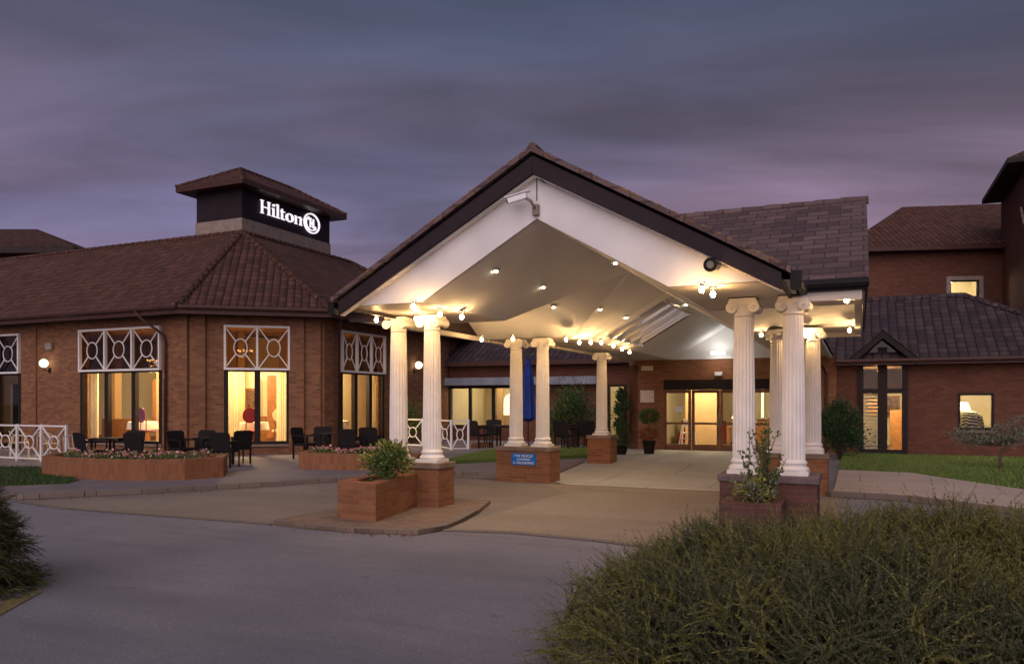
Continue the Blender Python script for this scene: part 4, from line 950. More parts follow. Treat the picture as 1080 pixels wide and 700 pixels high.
# skylight: glass, bars, shaft up to the roof opening
s0, s1 = SV0 + .5, SV1 - .9
TANR = math.tan(R(31)); RZ = 5.02; zr = lambda u: RZ - abs(u - CU) * (RZ - 3.24) / 3.16
sk_ = MB(); sk_.poly([(k0, s0, sl(k0) + .03), (k0, s1, sl(k0) + .03), (k1, s1, sl(k1) + .03), (k1, s0, sl(k1) + .03)]); 
sb = MB()
for i in range(4):
    v = s0 + (s1 - s0) * (i + .5) / 4; sb.bar((k0, v, sl(k0)), (k1, v, sl(k1)), .07, .09)
for u in (k0 + .03, k1 - .03): sb.bar((u, s0, sl(u)), (u, s1, sl(u)), .06, .08)
SKY = sb.build('skylight', STEEL, CAN); sk_.build('pane', GLASS, SKY, org=CAN['_o'])
sh = MB()
for (a, b) in (((k0, s0), (k0, s1)), ((k0, s1), (k1, s1)), ((k1, s1), (k1, s0)), ((k1, s0), (k0, s0))):
    sh.poly([(a[0], a[1], sl(a[0]) + .05), (b[0], b[1], sl(b[0]) + .05), (b[0], b[1], zr(b[0]) - .05), (a[0], a[1], zr(a[0]) - .05)])
sh.build('skylight_shaft', CEILW, SKY, org=CAN['_o'])
# front gable panel with its triangular opening
zp = lambda u: zr(u) - .17
gp = MB(); t = .05
gx = (RZ - .17 - ZS - .02) * 3.16 / (RZ - 3.24)
for sx, EU in ((-1, UL), (1, UR)):
    gp.solid([(CU + sx * gx, VF, ZS), (EU, VF, ZS), (EU, VF, zp(EU)), (CU + sx * gx, VF, ZS + .02)], (0, t, 0)); gp.solid([(EU, VF, ZS), (CU, VF, ZC), (CU, VF, zp(CU)), (EU, VF, zp(EU))], (0, t, 0))
gp.build('gable_panel', WHITE, CAN)
# bargeboards
bb = MB(); V0 = VF - .16
for sx in (-1, 1):
    e = CU + sx * 3.1
    bb.solid([(CU, V0, RZ - .04), (e, V0, zr(e) - .04), (e, V0, zr(e) - .24), (CU, V0, RZ - .28)], (0, .05, 0))
bb.build('bargeboard', PLUM, CAN, bevel=.006)
bs = MB()
for sx in (-1, 1):
    e = CU + sx * 3.1; bs.solid([(CU, V0 + .05, RZ - .30), (e, V0 + .05, zr(e) - .25), (e, VF, zr(e) - .25), (CU, VF, RZ - .30)], (0, 0, .02))
bs.build('verge_soffit', WHITE, CAN)
# tiled roofs
rf = MB(); th = .075
def slab(pts): rf.solid(pts, (0, 0, th))
V1 = V0 - .05; ur2 = 3.20
for sx in (-1, 1):
    e = CU + sx * ur2; ez = zr(e)
    slab([(CU, V1, RZ), (e, V1, ez), (e, VC - 3.2, ez), (CU, VC, RZ)])
    if sx == 1: slab([(CU, VC, RZ), (e, VC + 3.2, ez), (e, 15.6, ez), (CU, 15.6, RZ)])
    else:
        slab([(CU, VC, RZ), (e, VC + 3.2, ez), (e, s0 - .1, ez), (CU, s0 - .1, RZ)]); slab([(CU, s1 + .1, RZ), (e, s1 + .1, ez), (e, 15.6, ez), (CU, 15.6, RZ)])
        a, b = CU - .05, k0 - .08; slab([(CU, s0 - .1, RZ), (a, s0 - .1, zr(a)), (a, s1 + .1, zr(a)), (CU, s1 + .1, RZ)]); slab([(b, s0 - .1, zr(b)), (e, s0 - .1, ez), (e, s1 + .1, ez), (b, s1 + .1, zr(b))])
rf.build('roof', SLATE, CAN)
rf = MB(); UX = CU + 4.03
zc = lambda v: RZ - abs(v - VC) * (RZ - 3.32) / 3.2
for sv in (-1, 1):
    for (g0_, g1_) in ((CU + 3.3, UX), (CU - 3.3, CU - 4.03)): e = VC + sv * 3.2; slab([(CU, VC, RZ), (g1_, VC, RZ), (g1_, e, zc(e)), (g0_ - .1 * (1 if g0_ > CU else -1), e, zc(e))])
rf.build('roof', SLATE, CAN)
rt = MB(); ridge(rt, (CU, V1 + .03, RZ + .06), (CU, 15.4, RZ + .06), .06, .4); ridge(rt, (CU - 4.03, VC, RZ + .07), (UX, VC, RZ + .07), .075, .4); rt.build('ridge_tile', SLATE, CAN, smooth=True)
# rough mortar bedding along the verge
ms = MB()
for sx in (-1, 1):
    pth_ = [(CU + sx * (i / 90 * 3.1), V1 + .02, zr(CU + sx * (i / 90 * 3.1)) + .05 + rnd.uniform(-.008, .012)) for i in range(91)]
    ms.tube(pth_, [rnd.uniform(.012, .032) for _ in pth_], 6)
ms.build('verge_mortar', m_paint('lichen_mortar', (.22, .13, .08), .9, .5, 10), CAN)
# fascias under the eaves, gable ends of the cross roof
fc = MB(); ez = zr(CU + 3.2)
for sx in (-1, 1):
    e = CU + sx * 3.1
    for (a, b) in ((V0 + .05, VC - 3.2), (VC + 3.2, 14.7)): fc.box(min(e, e - sx * .04), max(e, e - sx * .04), a, b, ZS - .05, ez + .0)
    a, b = (CU + 3.17, CU + 3.98 + .04) if sx > 0 else (CU - 4.02, CU - 3.17)
    for sv in (-1, 1):
        v = VC + sv * 3.22; fc.box(a, b, v - .02, v + .02, ZS + .02, zc(VC + 3.2) + .03)
fc.build('fascia', PLUM, CAN, bevel=.005)
ge = MB()
for sx in (-1, 1):
    u = CU + sx * 3.99; ge.solid([(u, VC - 3.12, ZS + .03), (u, VC + 3.12, ZS + .03), (u, VC + 3.12, zc(VC + 3.12) - .02), (u, VC, RZ - .03), (u, VC - 3.12, zc(VC - 3.12) - .02)], (sx * .03, 0, 0))
ge.build('gable_end', PLUM, CAN)
# boxed eave between the fascia and the beam, cream beams round the arms
bm_ = MB()
bt = .04
for sx in (-1, 1):
    a, b = (CU + 3.17, CU + 3.95) if sx > 0 else (CU - 3.95, CU - 3.17)
    if sx > 0: bm_.box(a, b, VB0 - .0, VB0 + bt, ZS - .10, ZS + .03)
    else: fx = MB(); fx.box(a - .05, b - .0, VB0 - .03, VB0 + .02, ZS - .07, 3.33); fx.build('fascia', PLUM, CAN)
    bm_.box(a, b, VB1 - bt, VB1, ZS - .09, ZS + .1)
    u = CU + sx * 3.95; bm_.box(min(u, u - sx * .1), max(u, u - sx * .1), VB0 + bt, VB1 - bt, ZS - .05, ZS + .05)
    bm_.box(min(CU + sx * 3.17, CU + sx * 3.05), max(CU + sx * 3.17, CU + sx * 3.05), VB1, 14.7, ZS - .07, ZS - .003)
    pass
bm_.build('eaves_beam', CREAM, CAN, bevel=.006)
gb = MB()
for sx in (-1, 1):
    e = CU + sx * 3.19; gb.tube([(e + sx * .05, V0 + .1, ez - .02), (e + sx * .05, VC - 3.30, ez - .02)], .05, 8); gb.box(min(e, e + sx * .12), max(e, e + sx * .12), V0 + .02, V0 + .2, ez - .17, ez + .03)
    a, b = (CU + 3.3, UX) if sx > 0 else (CU - 4.03, CU - 3.3); gb.tube([(a, VC - 3.29, 3.27), (b, VC - 3.29, 3.27)], .05, 8)
gb.build('gutter', BLACK, CAN)
# columns
HC = 2.4
def column(u, v, zb_, htop):
    sh = MB(); NF = 20; n = NF * 6; hz_ = htop - zb_
    def md(j, z):
        k = j % 6; return 1 - (.075 if k in (2, 3, 4) else .055 if k in (1, 5) else 0)
    prof = [(.152, .20), (.151, .6), (.148, 1.0), (.142, 1.5), (.135, 1.9), (.128, hz_ - .24)]
    sh.lathe(prof, (u, v, zb_), n, md)
    o = sh.build('column', WHITE2, CAN, smooth=False)
    ba = MB(); ba.box(u - .20, u + .20, v - .20, v + .20, zb_, zb_ + .05)
    ba.lathe([(.195, .05), (.205, .075), (.195, .10), (.17, .115), (.165, .135), (.178, .15), (.18, .165), (.17, .18), (.153, .205)], (u, v, zb_), 32)
    ba.build('column_base', WHITE2, o, org=CAN['_o'], smooth=True)
    ca_ = MB(); zt_ = htop
    ca_.lathe([(.13, -.26), (.145, -.25), (.13, -.235), (.135, -.17), (.16, -.12), (.165, -.09)], (u, v, zt_), 28)
    ca_.box(u - .175, u + .175, v - .16, v + .16, zt_ - .045, zt_ - .012); ca_.box(u - .195, u + .195, v - .14, v + .14, zt_ - .1, zt_ - .045)
    for sx in (-1, 1):
        ca_.tube([(u + sx * .146, v - .155, zt_ - .135), (u + sx * .165, v - .07, zt_ - .135), (u + sx * .165, v, zt_ - .135), (u + sx * .165, v + .07, zt_ - .135), (u + sx * .165, v + .155, zt_ - .135)], [.074, .06, .052, .06, .074], 20)
        for sv in (-1, 1):
            sp_ = [(u + sx * (.146 + (.067 - .0082 * i * .5) * math.cos(-i * .5 + 1.57)), v + sv * .158, zt_ - .135 + (.067 - .0082 * i * .5) * math.sin(-i * .5 + 1.57)) for i in range(15)]
            ca_.tube(sp_, .011, 6); ca_.ball((u + sx * .146, v + sv * .158, zt_ - .135), .02, 8, 5)
    ca_.build('capital', WHITE2, o, org=CAN['_o'], smooth=True)
w = 4.93; s = .642; P0 = .771
cols = [(-s, 0), (0, 0), (w, 0), (w + s, 0), (-s, 4.87), (0, 4.87), (w, 4.87), (w + s, 4.87)]
for (u, v) in cols: column(u, v, P0, ZS - .002)
column(0, 9.19, P0 + .09, ZS - .072)
pz_ = MB(); [pz_.box(u - .18, u + .18, v - .18, v + .18, ZS - .012, ZS - .001) for u, v in cols]; pz_.build('shadow_gap', BLACK, CAN)  # black strips draw the thin shadow line above the capitals
# brick plinths with caps
def plinth(u0, u1, v0, v1, mat=BRICKP, base=0, h=P0):
    o = MB().box(u0 + .025, u1 - .025, v0 + .025, v1 - .025, base - .05, h - .09).build('plinth', mat, CAN)
    MB().box(u0, u1, v0, v1, h - .09, h).build('plinth_cap', CAP if mat is BRICKP else m_paint('grey_cap', (.16, .12, .12), .8, .3, 6, .4), o, org=CAN['_o'], bevel=.01)
    return o
plinth(-s - .32, .30, -.30, .27); plinth(w - .30, w + s + .34, -.36, .42, BRICKC)
PM = plinth(-s - .36, .32, 4.87 - .36, 4.87 + .32, BRICKP, gz(4.9)); plinth(w - .32, w + s + .30, 4.87 - .30, 4.87 + .32)
plinth(-.35, .35, 9.19 - .30, 9.19 + .36, BRICKP, .0, P0 + .09)
# blue notice on the middle left plinth
SV = 4.87 - .36 + .022
bs = MB(); bs.box(-.60, -.02, SV - .018, SV - .002, .38, .63); BS = bs.build('notice_sign', BLUES, CAN); BS['_o'] = CAN['_o']
def text(txt, size, u, v, z, parent, mat):
    cv = bpy.data.curves.new('t', 'FONT'); cv.body = txt; cv.size = size; cv.align_x = 'CENTER'; cv.extrude = .002
    to = bpy.data.objects.new('t', cv); C.objects.link(to); dg = bpy.context.evaluated_depsgraph_get(); me = bpy.data.meshes.new_from_object(to.evaluated_get(dg))
    C.objects.unlink(to); bpy.data.objects.remove(to)
    M = Matrix.Translation(Vector((u, v, z)) - Vector(CAN['_o'])) @ Matrix.Rotation(R(90), 4, 'X'); me.transform(M); me.materials.clear(); me.materials.append(mat)
    o = bpy.data.objects.new('lettering', me); C.objects.link(o); o.parent = parent; return o
text('FOR VEHICLE', .072, -.31, SV - .020, .553, BS, SIGNW); text('LOADING', .072, -.31, SV - .020, .478, BS, SIGNW); text('& UNLOADING', .072, -.31, SV - .020, .402, BS, SIGNW)
# lamps under the beams
lamps = [(397, 337), (436, 323), (439, 336), (464, 331), (487, 334), (508, 358), (541, 357), (597, 358), (611, 361), (623, 361), (634, 361), (647, 364.5), (656, 368), (664, 371), (740, 305), (752, 310), (803, 353), (850, 350), (893, 316), (896, 348)]
for i, (px, py) in enumerate(lamps):
    z = 3.075; Z = 818 * (z - 1.734) / (424.7 - py); u, v = pz(px, Z)
    if v > 13.9: v = 13.9
    f = MB(); f.lathe([(.05, .085), (.05, .07), (.022, .06), (.028, .035)], (u, v, z), 12); o = f.build('lamp', STEEL, CAN)
    MB().ball((u, v, z - .005), .031, 12, 8, 1.2).build('bulb', BULB, o, org=CAN['_o'])
# ceiling downlights
def on_ceiling(px, py):
    # ray onto the ceiling (left front slope or crossing) by marching
    Y = 7.0
    while Y < 30:
        X = (px - 540) / 818 * Y; z = 1.734 + (424.7 - py) / 818 * Y; u, v = loc(X, Y)
        a = ZC - abs(u - CU) / 1.76 * (ZC - ZS); b = ZC - abs(v - VC) / 1.76 * (ZC - ZS); h = max(ZS, a, b if VL < v < VR else ZS)
        if v > VF + .1 and z >= h: return u, v, h
        Y += .02
dl = [(523, 284, 1), (573, 301, 1.2), (584, 322, 1.5), (633, 325, .8), (660, 334, .7), (649, 276, .4), (723.5, 320.5, .5)]
for px, py, k in dl:
    r = on_ceiling(px, py)
    if not r: continue
    u, v, z = r; f = MB(); f.lathe([(.06, -.014), (.062, .01)], (u, v, z - .008), 16); o = f.build('downlight', STEEL, CAN)
    MB().lathe([(.026, -.026), (.03, -.012)], (u, v, z - .012), 14).build('lens', DOWNL, o, org=CAN['_o'])
    if k >= .7:
        ld = bpy.data.lights.new('downlight_glow', 'SPOT'); ld.energy = 45 * k; ld.color = (1, .84, .62); ld.spot_size = R(110); ld.spot_blend = .8; ld.shadow_soft_size = .03
        lo = bpy.data.objects.new('downlight_glow', ld); C.objects.link(lo); lo.parent = o; lo.location = Vector((u, v, z - .05)) - Vector(CAN['_o'])
# led panel above the doors
m = MB(); uu = tpx(757, 14.3); m.box(uu - .2, uu + .2, 14.2, 14.45, 3.30, 3.36); m.build('led_light', LEDW, CAN)
# camera on its bracket at the apex of the opening
def arm_thing():
    e = thing('security_camera', 'white security camera on a bracket at the tip of the gable opening', 'camera', (CU, VF - .1, 4.2))
    m = MB(); m.bar((CU - .33, VF - .20, 4.40), (CU - .07, VF - .18, 4.455), .07, .08); m.build('housing', SIGNW, e, bevel=.01)
    m = MB(); m.bar((CU - .37, VF - .205, 4.445), (CU - .03, VF - .18, 4.512), .10, .012); m.build('sunshield', SIGNW, e)
    m = MB(); m.tube([(CU - .08, VF - .18, 4.42), (CU - .02, VF - .17, 4.38), (CU, VF - .13, 4.33), (CU, VF - .05, 4.31)], .02, 8); m.box(CU - .04, CU + .04, VF - .07, VF - .003, 4.22, 4.36); m.build('bracket', STONE, e)
    m = MB(); m.tube([(CU - .345, VF - .201, 4.397), (CU - .33, VF - .20, 4.40)], .03, 12); m.build('lens', BLACK, e)
arm_thing()
e = thing('alarm_sounder', 'small dark sounder under the gable apex', 'sounder', (CU + .1, VF, 4.68)); m = MB(); m.tube([(CU + .12, VF - .09, 4.70), (CU + .12, VF - .003, 4.70)], .055, 12); m.build('horn', DARKT, e); m = MB(); m.tube([(CU - .0, VF - .008, 4.75), (CU, VF - .008, 4.42)], .006, 6); m.build('cable', DARKT, e)
fl = thing('loudspeaker', 'round dark horn loudspeaker on the white gable near the right lamps', 'loudspeaker', (5.1, VF, 3.5))
Zf = 8.93; 
k = (753 - 540) / 818; Y = (VF + OX * s_ + OY * c_) / (k * s_ + c_); fu = loc(k * Y, Y)[0]; fz = 1.734 + (424.7 - 281) / 818 * Y
m = MB(); m.tube([(fu, VF - .02, fz), (fu, VF - .10, fz), (fu - .01, VF - .20, fz - .01)], [.04, .05, .085], 20); m.build('horn', BLACK, fl)
m = MB(); m.tube([(fu - .01, VF - .206, fz - .01), (fu - .01, VF - .215, fz - .01)], [.045, .035], 14); m.build('driver', STONE, fl)
m = MB(); m.tube([(fu + .1, VF - .05, fz), (fu + .22, VF - .05, fz - .02), (fu + .32, VF - .04, fz + .02)], .018, 8); m.box(fu - .03, fu + .06, VF - .05, VF - .004, fz - .05, fz + .05); m.build('bracket', STONE, fl)

# ================================================================== PLANTERS
def flowers(parent, org, poly, z, n, mat, leaf=LEAFM):
    P = np.array(poly); c = P.mean(0); pts = []
    while len(pts) < n:
        a, b = rnd.random(), rnd.random(); i = rnd.randrange(len(P)); p = c + (P[i] + (P[(i + 1) % len(P)] - P[i]) * a - c) * math.sqrt(b) * .93; pts.append((p[0], p[1], z + rnd.uniform(-.03, .07) + .04 * math.sin(p[0] * 5)))
    pts = np.array(pts); leafmesh('leaves', leaf, pts, nr.normal(size=(n, 3)) + [0, 0, 1], .07, parent, org)
    k = n // 5; leafmesh('flowers', mat, pts[:k] + [0, 0, .05], nr.normal(size=(k, 3)) + [0, 0, .6], .06, parent, org, .9)
pl = [pz(44, 17.6), pz(66, 17.0), pz(110, 16.45), pz(150, 16.35), pz(195, 16.5), pz(236, 17.15)]; pl_b = [pz(240, 18.3), pz(60, 18.9)]
poly = pl + pl_b
def planter(name, poly, h, base, label, mat, nf, pm):
    cx = sum(p[0] for p in poly) / len(poly); cy = sum(p[1] for p in poly) / len(poly)
    e = thing(name, label, 'planter', (cx, cy, base)); m = MB(); n = len(poly); inn_ = offs(poly, -.2)
    if abs(inn_[0][0] - cx) > abs(poly[0][0] - cx): inn_ = offs(poly, .2)
    i = 0; m.v = [(*p, base - .1) for p in poly] + [(*p, base + h) for p in poly] + [(*p, base + h) for p in inn_] + [(*p, base + h - .12) for p in inn_]
    for k in range(n):
        q_ = (k + 1) % n; m.f += [(k, q_, n + q_, n + k), (n + k, n + q_, 2 * n + q_, 2 * n + k), (2 * n + k, 2 * n + q_, 3 * n + q_, 3 * n + k)]
    m.build('brickwork', mat, e, bevel=.008); m = MB(); m.poly([(*p, base + h - .05) for p in inn_]); m.build('soil', SOIL, e)
    if nf: flowers(e, (cx, cy, base), inn_, base + h - .02, nf, pm)
    return e, (cx, cy, base), inn_
planter('brick_planter', poly, .44, .095, 'long curved brick planter with pink flowers left of the terrace gap', BRICKV, 1900, PETAL)
poly = [pz(315, 19.3), pz(352, 19.0), pz(398, 18.7), pz(440, 18.2), pz(446, 19.2), pz(322, 20.4)]
planter('brick_planter', poly, .40, .095, 'brick planter with pink flowers behind the front left columns', BRICKV, 1800, PETAL)
# square planter against the front left plinth
Np, Rp = loc(-1.905, 10.85), loc(-1.50, 12.62); d_ = Vector((Rp[0] - Np[0], Rp[1] - Np[1])); ln = Vector(loc(-1.905 - .62, 10.85 + .36)) ; lf = (ln.x, ln.y); lr = (lf[0] + d_.x, lf[1] + d_.y)
PE, po, pin = planter('brick_planter', [lf, Np, Rp, lr], .52, .085, 'square brick planter with leafy shrub before the front left plinth', BRICKP, 0, None)
m = MB()
def shrub(parent, org, c, rx, ry, rz, n, size, mat, seed=0, mat2=None, stems=14, up=.6, clump=26):
    r = np.random.default_rng(seed + 11); cs = []
    for i in range(clump):
        a = r.uniform(0, 6.28); t = r.uniform(-.5, 1); k = math.sqrt(max(0, 1 - t * t)) * r.uniform(.35, 1)
        cs.append((c[0] + rx * k * math.cos(a), c[1] + ry * k * math.sin(a), c[2] + rz * t * r.uniform(.6, 1.0)))
    cs = np.array(cs); idx = r.integers(0, clump, n); s_i = r.uniform(.16, .30, clump)[idx][:, None] * min(rx, rz)
    P = cs[idx] + r.normal(size=(n, 3)) * s_i; D = (P - np.array(c)) + r.normal(size=(n, 3)) * .5 * rx + np.array([0, 0, up * rz])
    keep = P[:, 2] > org[2] - .05; P, D = P[keep], D[keep]
    if mat2:
        h = (idx[keep] % 3 == 0); leafmesh('leaves', mat2, P[h], D[h], size, parent, org); P, D = P[~h], D[~h]
    o = leafmesh('leaves', mat, P, D, size, parent, org)
    m = MB()
    for i in range(stems):
        q_ = cs[i % clump]; m.tube([(c[0] + r.normal() * .04 * rx, c[1] + r.normal() * .04, org[2] + .0), ((c[0] + q_[0]) / 2 + r.normal() * .03, (c[1] + q_[1]) / 2, (org[2] + q_[2]) / 2), tuple(q_)], [.014, .009, .004], 5)
    m.build('stems', BARK, parent, org=org)
sx_, sy_ = pz(410, 11.7)
sh_ = thing('leafy_shrub', 'leafy green and cream shrub growing in the square brick planter', 'shrub', (sx_, sy_, .55)); shrub(sh_, (sx_, sy_, .55), (sx_, sy_, .78), .34, .34, .27, 1900, .075, LEAFM, 1, LEAFY)
# planter box in front of the front right plinth
u0, u1 = 4.78, 5.52
PE2 = planter('brick_planter', [(u0, -1.15), (u1, -1.15), (u1, -.38), (u0, -.38)], .50, 0, 'low purple brick planter before the front right plinth', BRICKC, 0, None)
lg = thing('spindly_shrub', 'spindly shrub with tall leafy shoots before the front right columns', 'shrub', (5.27, -.8, .45))
m = MB(); LP, LD = [], []
r = np.random.default_rng(5)
for i in range(26):
    a = r.uniform(0, 6.28); rr_ = r.uniform(.05, .30); H = r.uniform(.35, .95) if i > 4 else r.uniform(.9, 1.02); b = Vector((5.27 + r.normal() * .06, -.8 + r.normal() * .06, .45)); tp = Vector((5.27 + rr_ * math.cos(a) * 1.2, -.8 + rr_ * math.sin(a), .45 + H)); mid = b.lerp(tp, .5) + Vector((r.normal() * .03, r.normal() * .03, .05))
    m.tube([b, mid, tp], [.008, .006, .003], 5)
    for j in range(int(34 * H)):
        t = r.uniform(.15, 1); p = b.lerp(mid, t * 2) if t < .5 else mid.lerp(tp, t * 2 - 1); LP.append(tuple(p)); LD.append((r.normal(), r.normal(), .8))
m.build('stems', BARK, lg); LP, LD = np.array(LP), np.array(LD); leafmesh('leaves', LEAFM, LP, LD, .058, lg, (5.27, -.8, .45), .55)
sh2 = thing('variegated_shrub', 'pale variegated shrub at the foot of the spindly shoots', 'shrub', (5.22, -.95, .45)); shrub(sh2, (5.22, -.95, .45), (5.22, -.95, .62), .24, .2, .2, 900, .05, LEAFY, 9, LEAFS, 8)

# ================================================================== OTHER PLANTING
def simple_shrub(name, label, cat, px, Z, z0, rx, rz, n, size, mat, seed, mat2=None, clump=40, up=.6):
    u, v = pz(px, Z); e = thing(name, label, cat, (u, v, z0)); shrub(e, (u, v, z0), (u, v, z0 + rz * .95), rx, rx, rz, n, size, mat, seed, mat2, 16, up, clump); return e
simple_shrub('evergreen_shrub', 'tall dark evergreen shrub beside the glazed gable porch', 'shrub', 886, 21.6, .10, .52, .86, 7000, .075, LEAFD, 3)
simple_shrub('evergreen_shrub', 'broad dark evergreen shrub behind the middle columns and the umbrella', 'shrub', 605, 26.5, .16, .95, .95, 6500, .085, LEAFD, 4, LEAFM)
simple_shrub('climbing_shrub', 'yellow green shrub behind the white railing and front left columns', 'shrub', 427, 28.5, .16, .75, .75, 3000, .09, LEAFY, 5, LEAFM)
simple_shrub('climbing_shrub', 'slim dark climber up the wall beside the entrance pier', 'shrub', 655, 26.3, .16, .24, 1.15, 2600, .08, LEAFD, 8)
def pot(u, v, z, r, h, parent):
    m = MB(); m.lathe([(r * .7, 0), (r * .85, h * .5), (r, h * .95), (r * 1.05, h), (r * .9, h), (r * .88, h * .9)], (u, v, z), 24); m.build('pot', BLACK, parent, smooth=True)
u, v = pz(655.5, 23.6); e = thing('potted_conifer', 'small cone shaped conifer in a black pot between back column and entrance', 'potted plant', (u, v, .16)); pot(u, v, .16, .2, .28, e)
cp = []; 
for i in range(2600): t = rnd.random(); a = rnd.random() * 6.28; k = .24 * (1 - t) ** .7 * rnd.uniform(.5, 1.05); cp.append((u + k * math.cos(a), v + k * math.sin(a), .45 + t * .95))
cp = np.array(cp); leafmesh('foliage', LEAFD, cp, cp - np.array([u, v, .4]) + nr.normal(size=cp.shape) * .15, .06, e, (u, v, .16), .35)
u, v = pz(684.5, 23.9); e = thing('potted_topiary', 'ball topiary over red flowers in a tall black pot by the entrance doors', 'potted plant', (u, v, .16)); pot(u, v, .16, .21, .42, e)
m = MB(); m.tube([(u, v, .5), (u + .01, v, 1.2)], .018, 6); m.build('trunk', BARK, e)
D = nr.normal(size=(1500, 3)); D /= np.linalg.norm(D, axis=1)[:, None]; Pp = np.array([u, v, 1.33]) + D * np.array([.30, .30, .22]) * nr.uniform(.6, 1, (1500, 1)); leafmesh('crown', LEAFM, Pp, D + nr.normal(size=D.shape) * .4, .07, e, (u, v, .16))
D = nr.normal(size=(900, 3)); D /= np.linalg.norm(D, axis=1)[:, None]; Pp = np.array([u, v, .80]) + D * np.array([.34, .34, .20]) * nr.uniform(.5, 1, (900, 1)); leafmesh('flowers', PETALR, Pp[:420], D[:420], .06, e, (u, v, .16), .8); leafmesh('leaves', LEAFM, Pp[420:], D[420:], .06, e, (u, v, .16))
# gnarled small tree on the lawn
u, v = pz(1056, 18.0); zb_ = gz(v) + .07; e = thing('small_tree', 'gnarled small tree with silvery leaves on the right lawn', 'tree', (u, v, zb_))
m = MB(); m.tube([(u, v, zb_ - .03), (u - .03, v, zb_ + .25), (u + .04, v + .02, zb_ + .5), (u, v, zb_ + .62)], [.045, .036, .03, .025], 8)
tips = [(-.95, .0, .78), (-.75, .1, .62), (-.55, -.15, .85), (-.3, .1, .70), (.0, -.1, .95), (.25, .1, 1.02), (.42, 0, 1.15), (.4, -.1, .85), (.12, .12, .62), (.3, .05, .68), (-.15, -.12, .9), (-.8, -.1, .9)]
for a, b, c in tips: m.tube([(u, v, zb_ + .55), (u + a * .5, v + b * .5, zb_ + .5 + (c - .5) * .35), (u + a, v + b, zb_ + c)], [.018, .012, .005], 5)
m.build('trunk', BARK, e)
T = np.array([(u + a, v + b, zb_ + c) for a, b, c in tips] + [(u + a * .7, v + b * .7, zb_ + .5 + (c - .5) * .6) for a, b, c in tips]); idx = nr.integers(0, len(T), 2300); Pp = T[idx] + nr.normal(size=(2300, 3)) * [.11, .11, .055]; leafmesh('crown', LEAFS, Pp, nr.normal(size=(2300, 3)) + [0, 0, .6], .06, e, (u, v, zb_), .4)

# juniper mound in the foreground
def sprays(name, mat, B, Dn, Ln, org, parent, nn=13, nl=.045, droop=.35, wd=.16):
    n = len(B); t = np.linspace(.12, 1, nn); side = np.cross(Dn, nr.normal(size=(n, 3))); side /= np.linalg.norm(side, axis=1)[:, None]; s2 = np.cross(Dn, side)
    A = []; bend = side * nr.normal(0, .22, (n, 1)) + np.array([0, 0, -1]) * droop * nr.uniform(.2, 1.2, (n, 1))
    pos = lambda tt: B + Dn * Ln[:, None] * tt + bend * (Ln[:, None] * tt * tt * .8)
    # stem
    for i in range(nn - 1):
        p, q_ = pos(t[i]), pos(t[i + 1]); w_ = .0035 * (1.3 - t[i]); A.append(np.stack([p - side * w_, p + side * w_, q_], 1))
    for i in range(nn):
        p = pos(t[i]); dd = (pos(t[i] + .05) - p); dd /= np.linalg.norm(dd, axis=1)[:, None]
        for k in range(3):
            a = nr.uniform(0, 6.28, n)[:, None]; o = side * np.cos(a) + s2 * np.sin(a); l = nl * (1.15 - .6 * t[i]) * nr.uniform(.7, 1.3, (n, 1))
            tip = p + (dd * .8 + o * .62) * l; wv = np.cross(dd, o) * l * wd; A.append(np.stack([p - wv, p + wv, tip], 1))
    V = np.concatenate([a.reshape(n, -1) for a in A], 1).reshape(-1, 3) - np.array(org); return trimesh(name, mat, V, parent)
